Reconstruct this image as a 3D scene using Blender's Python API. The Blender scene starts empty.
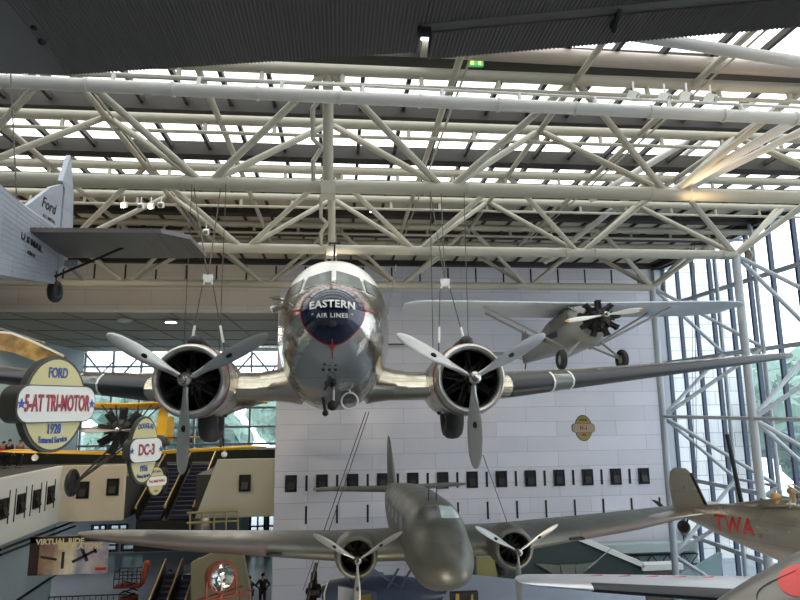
import bpy, bmesh, math, random
from mathutils import Vector, Matrix
from mathutils.bvhtree import BVHTree
random.seed(4)
PI = math.pi
COL = bpy.context.scene.collection
# ------------------------------------------------------------------ camera maths (800x600 photograph)
F = 620.0; YAW, PITCH, ROLL = [math.radians(a) for a in (5.5, 9.9, 0.6)]
FW = Vector((math.sin(YAW)*math.cos(PITCH), math.cos(YAW)*math.cos(PITCH), math.sin(PITCH)))
RT0 = Vector((math.cos(YAW), -math.sin(YAW), 0)); UP0 = RT0.cross(FW)
RT = RT0*math.cos(ROLL) - UP0*math.sin(ROLL); UP = UP0*math.cos(ROLL) + RT0*math.sin(ROLL)
def ray(x, y): return FW + RT*((x-400)/F) + UP*((300-y)/F)
def atY(x, y, Y): d = ray(x, y); return d*(Y/d.y)
def atX(x, y, X): d = ray(x, y); return d*(X/d.x)
def atZ(x, y, Z): d = ray(x, y); return d*(Z/d.z)
# ------------------------------------------------------------------ materials
def node_mat(name):
    m = bpy.data.materials.new(name); m.use_nodes = True
    return m, m.node_tree, m.node_tree.nodes['Principled BSDF']
MATS = {}
def mat(name, col, rough=.5, metal=0.0, var=.08, scale=3.0, bump=0.0, bscale=30., emit=0, coat=0):
    if name in MATS: return MATS[name]
    m, nt, b = node_mat(name); N = nt.nodes; L = nt.links
    tc = N.new('ShaderNodeTexCoord'); no = N.new('ShaderNodeTexNoise'); no.inputs['Scale'].default_value = scale
    no.inputs['Detail'].default_value = 5
    L.new(tc.outputs['Object'], no.inputs['Vector'])
    mx = N.new('ShaderNodeMix'); mx.data_type = 'RGBA'
    c = Vector(col)
    mx.inputs[6].default_value = (*[max(0, v*(1-var)) for v in c], 1); mx.inputs[7].default_value = (*[min(1, v*(1+var)) for v in c], 1)
    L.new(no.outputs['Fac'], mx.inputs[0]); L.new(mx.outputs[2], b.inputs['Base Color'])
    b.inputs['Roughness'].default_value = rough; b.inputs['Metallic'].default_value = metal
    if coat: b.inputs['Coat Weight'].default_value = coat
    if bump:
        n2 = N.new('ShaderNodeTexNoise'); n2.inputs['Scale'].default_value = bscale; L.new(tc.outputs['Object'], n2.inputs['Vector'])
        bp = N.new('ShaderNodeBump'); bp.inputs['Strength'].default_value = bump; bp.inputs['Distance'].default_value = .02
        L.new(n2.outputs['Fac'], bp.inputs['Height']); L.new(bp.outputs['Normal'], b.inputs['Normal'])
    if emit:
        b.inputs['Emission Color'].default_value = (*col, 1); b.inputs['Emission Strength'].default_value = emit
    MATS[name] = m; return m
def rgb(h):
    h = h.lstrip('#'); v = [int(h[i:i+2], 16)/255 for i in (0, 2, 4)]
    return tuple((x/12.92 if x <= .04045 else ((x+.055)/1.055)**2.4) for x in v)
def block_mat(name, c1, c2, cm, bw, bh, sc=1.0, plane='xz', mortar=.012):
    m, nt, b = node_mat(name); N = nt.nodes; L = nt.links
    tc = N.new('ShaderNodeTexCoord'); sp = N.new('ShaderNodeSeparateXYZ'); cb = N.new('ShaderNodeCombineXYZ')
    L.new(tc.outputs['Object'], sp.inputs[0])
    L.new(sp.outputs['X' if plane[0] == 'x' else 'Y'], cb.inputs[0]); L.new(sp.outputs['Z'], cb.inputs[1])
    br = N.new('ShaderNodeTexBrick'); br.inputs['Scale'].default_value = sc
    br.inputs['Color1'].default_value = (*c1, 1); br.inputs['Color2'].default_value = (*c2, 1); br.inputs['Mortar'].default_value = (*cm, 1)
    br.inputs['Brick Width'].default_value = bw; br.inputs['Row Height'].default_value = bh
    br.inputs['Mortar Size'].default_value = mortar; br.inputs['Mortar Smooth'].default_value = .2; br.inputs['Bias'].default_value = 0
    L.new(cb.outputs[0], br.inputs['Vector'])
    no = N.new('ShaderNodeTexNoise'); no.inputs['Scale'].default_value = .35; no.inputs['Detail'].default_value = 6
    L.new(tc.outputs['Object'], no.inputs['Vector'])
    mx = N.new('ShaderNodeMix'); mx.data_type = 'RGBA'; mx.blend_type = 'MULTIPLY'; mx.inputs[0].default_value = .35
    L.new(br.outputs['Color'], mx.inputs[6]); L.new(no.outputs['Color'], mx.inputs[7])
    mh = N.new('ShaderNodeMix'); mh.data_type = 'RGBA'; mh.blend_type = 'MULTIPLY'; mh.inputs[0].default_value = .25
    L.new(br.outputs['Color'], mh.inputs[6]); L.new(no.outputs['Fac'], mh.inputs[7])
    L.new(mh.outputs[2], b.inputs['Base Color']); b.inputs['Roughness'].default_value = .55
    MATS[name] = m; return m
def metal_skin(name, col, rough, panel=1.1, paint=None, zpaint=None, metal=1.0, bump=.12):
    """riveted sheet metal: panels of slightly different tone; paint above a height if asked"""
    m, nt, b = node_mat(name); N = nt.nodes; L = nt.links
    tc = N.new('ShaderNodeTexCoord')
    br = N.new('ShaderNodeTexBrick'); br.inputs['Scale'].default_value = 1
    sp = N.new('ShaderNodeSeparateXYZ'); cb = N.new('ShaderNodeCombineXYZ')
    ad = N.new('ShaderNodeMath'); ad.operation = 'ADD'
    L.new(tc.outputs['Object'], sp.inputs[0]); L.new(sp.outputs['X'], ad.inputs[0]); L.new(sp.outputs['Y'], ad.inputs[1])
    L.new(ad.outputs[0], cb.inputs[0]); L.new(sp.outputs['Z'], cb.inputs[1])
    L.new(cb.outputs[0], br.inputs['Vector'])
    c = Vector(col)
    br.inputs['Color1'].default_value = (*[v*.92 for v in c], 1); br.inputs['Color2'].default_value = (*[min(1, v*1.06) for v in c], 1)
    br.inputs['Mortar'].default_value = (*[v*.8 for v in c], 1); br.inputs['Brick Width'].default_value = panel; br.inputs['Row Height'].default_value = panel*.55
    br.inputs['Mortar Size'].default_value = .008
    out = br.outputs['Color']
    no = N.new('ShaderNodeTexNoise'); no.inputs['Scale'].default_value = 2.2; no.inputs['Detail'].default_value = 4; L.new(tc.outputs['Object'], no.inputs['Vector'])
    mr = N.new('ShaderNodeMapRange'); mr.inputs['To Min'].default_value = rough*.7; mr.inputs['To Max'].default_value = rough*1.5
    L.new(no.outputs['Fac'], mr.inputs['Value']); L.new(mr.outputs[0], b.inputs['Roughness'])
    b.inputs['Metallic'].default_value = metal
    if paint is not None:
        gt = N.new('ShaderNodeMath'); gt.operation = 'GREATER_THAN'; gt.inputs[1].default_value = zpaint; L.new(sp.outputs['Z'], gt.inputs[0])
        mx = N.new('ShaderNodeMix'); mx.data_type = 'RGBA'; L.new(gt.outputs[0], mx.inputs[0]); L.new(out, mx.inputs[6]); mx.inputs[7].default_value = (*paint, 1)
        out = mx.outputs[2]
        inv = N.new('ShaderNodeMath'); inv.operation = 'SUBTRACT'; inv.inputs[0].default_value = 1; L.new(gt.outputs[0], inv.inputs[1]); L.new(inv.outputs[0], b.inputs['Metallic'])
    L.new(out, b.inputs['Base Color'])
    n2 = N.new('ShaderNodeTexNoise'); n2.inputs['Scale'].default_value = 4; n2.inputs['Detail'].default_value = 3; L.new(tc.outputs['Object'], n2.inputs['Vector'])
    bp = N.new('ShaderNodeBump'); bp.inputs['Strength'].default_value = bump; bp.inputs['Distance'].default_value = .05
    L.new(n2.outputs['Fac'], bp.inputs['Height']); L.new(bp.outputs['Normal'], b.inputs['Normal'])
    MATS[name] = m; return m
def glass_mat(name, tint=(.93, .97, 1), gloss=.08, rough=.02, pat=None):
    m = bpy.data.materials.new(name); m.use_nodes = True; nt = m.node_tree; N = nt.nodes; L = nt.links; N.clear()
    o = N.new('ShaderNodeOutputMaterial'); t = N.new('ShaderNodeBsdfTransparent'); g = N.new('ShaderNodeBsdfGlossy'); mx = N.new('ShaderNodeMixShader')
    t.inputs['Color'].default_value = (*tint, 1); g.inputs['Roughness'].default_value = rough; mx.inputs[0].default_value = gloss
    L.new(t.outputs[0], mx.inputs[1]); L.new(g.outputs[0], mx.inputs[2]); L.new(mx.outputs[0], o.inputs['Surface'])
    MATS[name] = m; return m

M_TRUSS = mat('cream_tube', rgb('#a7a292'), .45, 0, .04)
M_PIPE = mat('white_pipe', rgb('#c4c2bc'), .35, 0, .03)
M_BEAM = mat('dark_beam', rgb('#2f2b27'), .7, 0, .1)
M_GREYTUBE = mat('grey_tube', rgb('#aeb4b8'), .4, 0, .04)
M_MULL = mat('dark_mullion', rgb('#3c4658'), .5, .2, .05)
M_WALL = block_mat('marble_blocks', rgb('#e6e3e8'), rgb('#d9d6da'), rgb('#b4b1b5'), 3.6, .85)
M_WALLU = block_mat('marble_blocks_upper', rgb('#eae0d4'), rgb('#e0d5c8'), rgb('#bdb4a9'), 3.6, .85)
M_EXT = block_mat('pale_exterior_blocks', rgb('#e6e6e2'), rgb('#d4d4d2'), rgb('#9c9c9a'), 2.4, 1.0, mortar=.03)
M_BEIGE = mat('beige_parapet', rgb('#ddcdae'), .7, 0, .04)
M_WHITEP = mat('white_parapet', rgb('#e0ddd2'), .7, 0, .04)
M_BLUEW = mat('grey_blue_wall', rgb('#97a5a5'), .8, 0, .05)
M_SOFF = mat('grey_soffit', rgb('#9c9b90'), .8, 0, .05)
M_FLOOR = mat('grey_floor', rgb('#747d88'), .25, 0, .1)
M_BLACK = mat('black_rubber', rgb('#1b1a1a'), .6, 0, .2)
M_DARK = mat('dark_metal', rgb('#2c2a28'), .4, .6, .2)
M_SLOT = mat('slot_black', rgb('#1c1c1e'), .8, 0, .1)
M_ENG = mat('engine_metal', rgb('#23211f'), .55, .3, .3, 12)
M_CABLE = mat('steel_cable', rgb('#55524e'), .5, .5, .1)
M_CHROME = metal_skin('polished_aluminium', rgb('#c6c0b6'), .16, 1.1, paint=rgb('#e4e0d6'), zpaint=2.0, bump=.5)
M_ALU = metal_skin('polished_wing_aluminium', rgb('#c4bba8'), .22, 1.4)
M_COWL = mat('cowling_metal', rgb('#c4beb6'), .3, .85, .08)
M_BLADE = mat('propeller_grey', rgb('#a9a9a6'), .35, .7, .08)
M_BOOT = mat('black_boot', rgb('#191a1e'), .45, 0, .15)
M_NAVY = mat('navy_paint', rgb('#0b0d2c'), .15, 0, .05, coat=.5)
M_RED = mat('red_paint', rgb('#b5342b'), .4, 0, .08)
M_WHITE = mat('white_paint', rgb('#e8e6de'), .4, 0, .03)
M_GLASSD = mat('dark_window_glass', rgb('#565a55'), .25, 0, .1)
M_GLASSW = mat('windscreen_glass', rgb('#8a9088'), .08, .3, .2)
M_GLASS = glass_mat('clear_glazing')
M_SKYL = glass_mat('skylight_glazing', (.97, .97, .95), .05, .3)
M_B247 = metal_skin('grey_green_skin', rgb('#6f7069'), .45, 1.2, metal=.6, bump=.04)
M_ALPHA = metal_skin('bare_dull_skin', rgb('#b5ab9c'), .28, 1.0, metal=.85)
M_FORD = metal_skin('ford_skin', rgb('#a9aeb6'), .45, .8, metal=.6)
M_CORR = mat('corrugated_aluminium', rgb('#6b6560'), .5, .4, .12, .8)
M_SMOOTHD = mat('smooth_dark_aluminium', rgb('#736f6b'), .5, .4, .08)
M_GREYP = mat('grey_doped_fabric', rgb('#aeb6bf'), .5, 0, .05)
M_GREYF = mat('grey_fuselage_fabric', rgb('#8d8e8a'), .5, 0, .05)
M_YEL = mat('yellow_wing', rgb('#dca613'), .45, 0, .06)
M_BIPF = mat('black_fuselage', rgb('#26241f'), .4, 0, .2)
M_CREAM = mat('sign_cream', rgb('#cdbf86'), .5, 0, .03)
M_SIGNW = mat('sign_white', rgb('#e2ddd2'), .5, 0, .02)
M_SIGNEDGE = mat('sign_edge', rgb('#4a463a'), .6, 0, .1)
M_SIGNR = mat('sign_red', rgb('#9d2b35'), .5, 0, .05)
M_SIGNB = mat('sign_blue', rgb('#2a4a94'), .5, 0, .05)
# ------------------------------------------------------------------ mesh builder
class MB:
    def __init__(s): s.bm = bmesh.new()
    def box(s, c, d, rot=None):
        M = Matrix.Translation(Vector(c)) @ (rot.to_4x4() if rot else Matrix()) @ Matrix.Diagonal((*d, 1))
        bmesh.ops.create_cube(s.bm, size=1, matrix=M); return s
    def tube(s, p, q, r, n=10, r2=None, caps=True):
        p, q = Vector(p), Vector(q); d = q-p
        if d.length < 1e-6: return s
        M = Matrix.Translation((p+q)/2) @ d.to_track_quat('Z', 'Y').to_matrix().to_4x4()
        bmesh.ops.create_cone(s.bm, cap_ends=caps, segments=n, radius1=r, radius2=r if r2 is None else r2, depth=d.length, matrix=M); return s
    def path(s, pts, r, n=8):
        pts = [Vector(p) for p in pts]
        for a, b in zip(pts, pts[1:]): s.tube(a, b, r, n)
        for p in pts[1:-1]: s.ball(p, r, 8)
        return s
    def ball(s, c, r, n=16, sc=(1, 1, 1)):
        bmesh.ops.create_uvsphere(s.bm, u_segments=n, v_segments=max(6, n//2), radius=r, matrix=Matrix.Translation(Vector(c)) @ Matrix.Diagonal((*sc, 1))); return s
    def loft(s, rings, close=True, caps=True):
        R = [[s.bm.verts.new(Vector(p)) for p in r] for r in rings]
        n = len(R[0])
        for a, b in zip(R, R[1:]):
            for i in range(n if close else n-1):
                j = (i+1) % n
                try: s.bm.faces.new((a[i], a[j], b[j], b[i]))
                except ValueError: pass
        if caps:
            for r in (R[0], R[-1]):
                try: s.bm.faces.new(r)
                except ValueError: pass
        return s
    def lathe(s, prof, c=(0, 0, 0), axis='y', n=32, caps=False):
        rings = []
        c = Vector(c)
        for a, r in prof:
            ring = []
            for k in range(n):
                t = 2*PI*k/n
                if axis == 'y': v = Vector((r*math.cos(t), a, r*math.sin(t)))
                elif axis == 'x': v = Vector((a, r*math.cos(t), r*math.sin(t)))
                else: v = Vector((r*math.cos(t), r*math.sin(t), a))
                ring.append(c+v)
            rings.append(ring)
        return s.loft(rings, True, caps)
    def torus(s, c, R, r, axis='y', n=32, m=10):
        prof = [(r*math.sin(2*PI*k/m), R+r*math.cos(2*PI*k/m)) for k in range(m+1)]
        return s.lathe(prof, c, axis, n)
    def prism(s, pts, depth):
        """pts: 3D polygon, extruded along vector depth"""
        a = [s.bm.verts.new(Vector(p)) for p in pts]; b = [s.bm.verts.new(Vector(p)+Vector(depth)) for p in pts]
        s.bm.faces.new(a); s.bm.faces.new(list(reversed(b)))
        n = len(a)
        for i in range(n): s.bm.faces.new((a[i], b[i], b[(i+1) % n], a[(i+1) % n]))
        return s
    def xform(s, M): bmesh.ops.transform(s.bm, matrix=M, verts=s.bm.verts); return s
    def build(s, name, m, parent=None, smooth=True, loc=None, rot=None, ang=35):
        bmesh.ops.remove_doubles(s.bm, verts=s.bm.verts, dist=1e-5)
        bmesh.ops.recalc_face_normals(s.bm, faces=s.bm.faces)
        me = bpy.data.meshes.new(name); s.bm.to_mesh(me); s.bm.free()
        for mm in (m if isinstance(m, (list, tuple)) else [m]): me.materials.append(mm)
        if smooth:
            me.polygons.foreach_set('use_smooth', [True]*len(me.polygons)); me.set_sharp_from_angle(angle=math.radians(ang))
        o = bpy.data.objects.new(name, me); COL.objects.link(o)
        if parent: o.parent = parent
        if loc is not None: o.location = loc
        if rot is not None: o.rotation_euler = rot
        return o
def tag(o, label=None, cat=None, group=None, kind=None):
    if label: o['label'] = label
    if cat: o['category'] = cat
    if group: o['group'] = group
    if kind: o['kind'] = kind
    return o
def struct(name, mb, m, smooth=False): return tag(mb.build(name, m, None, smooth), kind='structure')
def empty(name, loc, rz=0, label=None, cat=None, group=None, rx=0, ry=0):
    o = bpy.data.objects.new(name, None); COL.objects.link(o); o.location = loc; o.rotation_euler = (rx, ry, rz)
    o.empty_display_size = .2
    return tag(o, label, cat, group)
def copy(o, parent, loc=None, rot=None):
    c = o.copy(); COL.objects.link(c); c.parent = parent
    if loc is not None: c.location = loc
    if rot is not None: c.rotation_euler = rot
    for ch in list(o.children): copy(ch, c)
    return c
def text_mb(txt, size, bold=.0, extr=.004, space=1.0):
    cu = bpy.data.curves.new('t', 'FONT'); cu.body = txt; cu.size = size; cu.align_x = 'CENTER'; cu.align_y = 'CENTER'
    cu.offset = bold; cu.extrude = extr; cu.space_character = space; cu.resolution_u = 3
    o = bpy.data.objects.new('t', cu); COL.objects.link(o)
    dg = bpy.context.evaluated_depsgraph_get(); dg.update(); me = bpy.data.meshes.new_from_object(o.evaluated_get(dg))
    b = MB(); b.bm.from_mesh(me); bpy.data.objects.remove(o); bpy.data.curves.remove(cu); bpy.data.meshes.remove(me)
    return b
ROTF = Matrix.Rotation(PI/2, 4, 'X')      # lettering standing in the xz plane, read from -y
ORD = ['first', 'second', 'third', 'fourth', 'fifth', 'sixth', 'seventh', 'eighth', 'ninth', 'tenth', 'eleventh', 'twelfth', 'thirteenth', 'fourteenth']
# ------------------------------------------------------------------ dimensions of the hall
YB, XR, XL, ZR, ZF = 36.0, 19.5, -20.3, 8.6, -10.7
XW = -3.62                                 # left end of the marble wall
ZS = 5.62                                  # underside of the soffit over the side gallery
Z2 = -3.6                                  # upper floor level
# ---- setting
b = MB(); b.box(((XL-25+45)/2, 30, ZF-.25), (95, 110, .5)); struct('floor', b, M_FLOOR)
# back wall with recessed slots
b = MB(); b.box(((XW+XR)/2, YB+.4, (ZF+ZR)/2), (XR-XW, .8, ZR-ZF)); struct('wall_back', b, M_WALL)
b = MB(); b.box(((XW-26)/2, YB+.4, (ZS+ZR+.4)/2), (XW+26, .8, ZR-ZS+.4)); struct('wall_back_upper', b, M_WALLU)
def slotrow(nm, pts, w, h):
    b = MB()
    for p in pts: b.box((p[0], YB-.005, p[2]), (w, .03, h))
    struct(nm, b, M_SLOT)
vx = [atY(291, 485, YB), atY(643.5, 474.5, YB)]
VX = [vx[0].lerp(vx[1], i/12) for i in range(13)]
stp = (VX[1]-VX[0])
zv = sum(v.z for v in VX)/13
slotrow('trim_1', [Vector((v.x+stp.x/2, 0, zv)) for v in VX[:-1]], .13, .85)
z2row = atY(460, 511, YB).z
slotrow('trim_2', [Vector((v.x+stp.x/2, 0, z2row)) for v in VX], .11, .95)
z3 = atY(460, 275, YB).z
slotrow('trim_3', [Vector((VX[0].x+stp.x*(k+.35), 0, z3)) for k in range(-8, 14)], .09, .85)
# vents
fb = MB(); fb.box((0, -.03, .45), (.62, .08, .06)); fb.box((0, -.03, -.45), (.62, .08, .06)); fb.box((-.3, -.03, 0), (.05, .08, .9)); fb.box((.3, -.03, 0), (.05, .08, .9))
def vent(loc, rz, label, group, proto=[]):
    e = empty('wall_vent', loc, rz, label, 'vent', group)
    if not proto:
        b = MB()
        for p, d in (((0, -.03, .43), (.64, .08, .05)), ((0, -.03, -.43), (.64, .08, .05)), ((-.3, -.03, 0), (.05, .08, .84)), ((.3, -.03, 0), (.05, .08, .84))): b.box(p, d)
        f = b.build('frame', M_DARK, e, False)
        b = MB(); b.box((0, -.02, 0), (.56, .04, .82)); b.box((0, -.06, .1), (.34, .06, .4)); g = b.build('core', M_SLOT, e, False)
        b = MB(); b.box((0, 0, 0), (.36, .02, .5)); h = b.build('flap', M_DARK, e, False, (0, -.13, -.08), (-.35, 0, 0))
        proto += [f, g, h]
    else:
        for p in proto: copy(p, e)
    return e
for i, v in enumerate(VX):
    vent((v.x, YB, zv), 0, 'dark square vent in the marble back wall, %s from the left' % ORD[i], 'square vents in the marble wall')
# right end: far exterior block, glass wall
b = MB(); b.box((26.2, 44.5, -.5), (8.6, 1, 22.5)); tag(b.build('wall_exterior', M_EXT, None, False), kind='structure')
# skylight roof
BEAMS = [13.9+3.13*k for k in range(-5, 8)]
b = MB()
for y in BEAMS: b.box(((XL-6+XR)/2, y, ZR-.02), (XR-XL+6, .5, .46))
for x in (XR-.1,): b.box((x, 15, ZR-.1), (.5, 44, .5))
struct('ceiling', b, M_BEAM)
b = MB(); b.box(((XL-6+XR)/2, -3.5, ZR+.1), (XR-XL+6, 10, .3)); b.box((XL-3.5, 17, ZR+.1), (6, 42, .3)); struct('ceiling_edge', b, M_BEAM)
b = MB(); b.box(((XL-6+XR)/2, 30.3, ZR+.06), (XR-XL+6, 12.6, .08)); struct('ceiling_deck', b, mat('cream_deck', rgb('#b5ae9c'), .8, 0, .06))
b = MB()
x = 6.66-1.225*27
while x < XR:
    if x > XL: b.box((x, 15, ZR+.0), (.11, 44, .16))
    x += 1.225
struct('trim_4', b, M_BEAM)
b = MB(); b.box(((XL+XR)/2, 16, ZR+.12), (XR-XL, 42, .03)); struct('window_1', b, M_SKYL)
# right glass wall
b = MB(); b.box((XR+.35, 14, (ZF+ZR)/2), (.03, 46, ZR-ZF)); struct('window_2', b, M_GLASS)
b = MB()
y = 35.75
while y > -8: b.box((XR+.25, y, (ZF+ZR)/2), (.2, .14, ZR-ZF)); y -= 1.6
struct('trim_5', b, M_MULL)
TZ = [atX(740, 282, XR).z, atX(730, 353.5, XR).z, atX(745, 491, XR).z, -7.2]
b = MB()
for z in TZ: b.box((XR+.12, 14, z), (.16, 44, .2))
struct('trim_6', b, M_GREYTUBE)
b = MB(); b.box((XR+.2, 14, ZR-.2), (.7, 44, .3)); b.box((XR-.05, YB-.1, (ZF+ZR)/2), (.5, .3, ZR-ZF)); struct('trim_7', b, M_GREYTUBE)
# wall behind the camera, left wall
b = MB(); b.box(((XL+XR)/2-3, -8.4, (ZF+ZR)/2), (XR-XL+7, .4, ZR-ZF)); struct('wall_front', b, M_WALLU)
b = MB(); b.box((XL-6.2, 14, (ZF+ZR)/2), (.4, 46, ZR-ZF)); struct('wall_left', b, M_BLUEW)
b = MB(); b.box((-15.6, 14, (ZF-5.9)/2), (.4, 46, -5.9-ZF)); struct('wall_left_lower', b, M_BLUEW)
# side gallery beyond the wall: soffit, floor slab, side walls, facade
YG = 62.0
b = MB(); b.box(((XW-26)/2, (YB+.8+YG)/2, ZS+.2), (-XW+26-7.2, YG-YB, .3)); struct('ceiling_gallery', b, M_SOFF)
b = MB()
for k in range(7): b.box((-22+3.0*k, (YB+YG)/2, ZS+.03), (.06, YG-YB-2, .06))
for y in (40, 45.5, 51.5, 57): b.box((-14, y, ZS+.03), (20, .06, .06))
struct('trim_8', b, mat('soffit_joint', rgb('#77766d'), .8))
b = MB(); b.box((-24.6, (YB+YG)/2, 1.0), (.3, YG-YB, 9.4)); b.box((XW+.3, (YB+.8+YG)/2, (ZF+ZS)/2), (.5, YG-YB-.8, ZS-ZF)); struct('wall_gallery', b, M_BLUEW)
EX0, EX1 = -11.9, -8.1
b = MB(); b.box(((-26+EX0)/2, 50, (Z2-5.9)/2), (26+EX0, 25.5, -5.9*-1+Z2)); b.box(((EX1+XW)/2, 50, (Z2-5.9)/2), (XW-EX1, 25.5, 5.9+Z2))
b.box(((EX0+EX1)/2, 54, (Z2-5.9)/2), (EX1-EX0, 17, 5.9+Z2)); b.box((-20.75, 14, (Z2-5.9)/2), (10.7, 46, 5.9+Z2)); struct('floor_upper', b, mat('dark_upper_floor', rgb('#3d3b37'), .8, 0, .1))
# parapets
pTL = atY(140, 465, YB+1); 
b = MB(); b.box(((-15.2+EX0)/2, YB+1, -4.42), (15.2+EX0, .3, 2.95)); b.build('x', M_BEIGE)
bpy.data.objects['x'].name = 'wall_parapet_centre'; tag(bpy.data.objects['wall_parapet_centre'], kind='structure')
b = MB(); b.prism([(EX1+.1, YB+.85, -5.9), (XW, YB+.85, -5.9), (XW, YB+.85, -2.75), (EX1+1.2, YB+.85, -2.75), (EX1+.7, YB+.85, -4.2)], (0, .3, 0)); struct('wall_parapet_right', b, mat('pale_olive_parapet', rgb('#b9b59c'), .7, 0, .04))
b = MB(); b.box((-15.35, 14, -4.42), (.3, 46, 2.95)); struct('wall_parapet_left', b, M_WHITEP)
b = MB()
for k in range(8):
    for dy in (-.5, .5): b.box((-15.19, 35.5-1.55*k+dy, -4.3), (.03, .06, 1.5))
struct('trim_9', b, M_SLOT)
vents_l = []
for k in range(4):
    vent((-15.19, 35.5-1.55*k, -4.3), PI/2, 'dark wedge vent in the white left parapet, %s counting from the corner' % ORD[k], 'vents in the left parapet')
p = atY(113, 487, YB+.84); vent((p.x, YB+.84, p.z), 0, 'dark vent in the beige parapet left of the escalator', 'vents in the gallery parapets')
p = atY(83, 490, YB+.84); vent((p.x, YB+.84, p.z), 0, 'dark vent in the beige parapet behind the biplane wheel', 'vents in the gallery parapets')
p = atY(245, 483, YB+.69); vent((p.x, YB+.69, p.z), 0, 'dark vent in the pale parapet right of the escalator', 'vents in the gallery parapets')
# far facade of the gallery
b = MB(); b.box((-14, YG+.3, (Z2+ZS)/2), (21, .03, ZS-Z2)); struct('window_3', b, M_GLASS)
b = MB()
x = -24.3
while x < XW: b.box((x, YG, (Z2+ZS)/2), (.18, .25, ZS-Z2)); x += 2.6
for z in (4.2, 2.2, .2, -1.6, -3.2): b.box((-14, YG, z), (21, .22, .2))
for k in range(4):
    x0 = -24+5.2*k
    b.tube((x0, YG-1, 5.4), (x0+2.6, YG-1, 2.3), .09); b.tube((x0+5.2, YG-1, 5.4), (x0+2.6, YG-1, 2.3), .09)
    b.tube((x0, YG-1, 1.6), (x0+2.6, YG-1, 4.6), .07)
b.tube((-24.5, YG-1, 3.4), (XW, YG-1, 3.4), .13)
struct('trim_10', b, M_GREYTUBE)
b = MB(); b.box((-14.0, 47, Z2+.38), (20, .5, .75)); tag(b.build('planter', mat('dark_planter', rgb('#20241a'), .8, 0, .3), None, False), 'long dark low planter on the upper floor behind the beige parapet', 'planter')
# lobby under the upper floor: openings to daylight
b = MB()
YL = 52.0
ops = [(-18.9, -17.9, -9.4, -8.6), (-17.6, -16.3, -9.4, -8.6), (-18.9, -17.0, -10.5, -9.75), (-16.6, -14.9, -10.5, -9.75), (-7.0, -5.9, -10.0, -8.1), (-5.6, -4.4, -10.0, -8.1)]
xs = sorted({-25, -3.6} | {v for o in ops for v in o[:2]}); zs = sorted({ZF, -5.9} | {v for o in ops for v in o[2:]})
for x0, x1 in zip(xs, xs[1:]):
    for z0, z1 in zip(zs, zs[1:]):
        if any(o[0] <= (x0+x1)/2 <= o[1] and o[2] <= (z0+z1)/2 <= o[3] for o in ops): continue
        b.box(((x0+x1)/2, YL, (z0+z1)/2), (x1-x0, .4, z1-z0))
struct('wall_lobby', b, mat('dark_lobby_wall', rgb('#76828a'), .7, 0, .05))
b = MB()
for o in ops:
    b.box(((o[0]+o[1])/2, YL+.05, (o[2]+o[3])/2), (.1, .3, o[3]-o[2])); b.box(((o[0]+o[1])/2, YL+.05, (o[2]+o[3])/2), (o[1]-o[0], .3, .08))
    for x in (o[0], o[1]): b.box((x, YL-.1, (o[2]+o[3])/2), (.12, .35, o[3]-o[2]+.1))
    for z in (o[2], o[3]): b.box(((o[0]+o[1])/2, YL-.1, z), (o[1]-o[0], .35, .12))
struct('trim_11', b, M_SLOT)
b = MB(); b.box((-12, YL+.3, -8.8), (20, .03, 5.8)); struct('window_4', b, M_GLASS)
exec_later = []
# ------------------------------------------------------------------ roof trusses
ZB_, ZT_ = 5.6, 8.0
def roof_truss(d, label, x0=-21.7, x1=14.9, zb=ZB_):
    e = empty('roof_truss', (0, d, zb), 0, label, 'truss', 'tubular roof trusses')
    h = ZT_-zb
    b = MB().tube((x0, 0, 0), (x1, 0, 0), .175, 16)
    for k in range(-4, 3):
        for dx in (-.55, .55): b.tube((2.7+6.1*k+dx-.03, 0, 0), (2.7+6.1*k+dx+.03, 0, 0), .195, 16)
    b.build('bottom_chord', M_TRUSS, e)
    for s in (-1, 1):
        MB().tube((x0, s*1.43, h), (XR-.4, s*1.43, h), .14, 14).build('top_chord', M_TRUSS, e)
        c = MB().tube((x0, s*1.43-.1, h-.42), (XR-.4, s*1.43-.1, h-.42), .055, 8)
        x = x0+.8
        while x < XR-1: c.tube((x, s*1.43-.05, h-.42), (x, s*1.43, h-.1), .06, 8); x += 1.9
        c.build('conduit', M_TRUSS, e)
    n = 0
    for k in range(-4, 3):
        xb = 2.7+6.1*k
        for sx in (-1, 1):
            if xb+sx*3.05 < x0: continue
            for s in (-1, 1):
                MB().tube((xb+sx*.12, 0, .05), (xb+sx*3.05, s*1.43, h), .09, 10).build('brace', M_TRUSS, e)
    for s in (-1, 1):
        MB().tube((x1, 0, .05), (11.85, s*1.43, h), .09, 10).build('brace', M_TRUSS, e)
        MB().tube((x1, 0, .05), (x1+3.3, s*1.43, h), .09, 10).build('brace', M_TRUSS, e)
    # vertical hangers at the middle
    b = MB().tube((-.35, 0, 0), (-.35, -1.38, h), .13, 12).build('post', M_TRUSS, e)
    b = MB().path([(-.72, -.1, .1), (-.72, -.4, .5), (-.5, -.55, .8), (-.72, -.62, 1.0), (-.72, -1.0, 1.6), (-.45, -1.2, 1.9)], .06, 8).build('conduit', M_TRUSS, e)
    MB().box((-.35, -.05, -.12), (.36, .5, .34)).build('junction_box', M_TRUSS, e, False)
    return e
for d, l in ((15.2, 'nearest cream tubular roof truss under the skylights'), (21.6, 'second cream tubular roof truss from the camera, above the silver airliner'), (28.0, 'third cream tubular roof truss, just in front of the back wall')):
    roof_truss(d, l)
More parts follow.
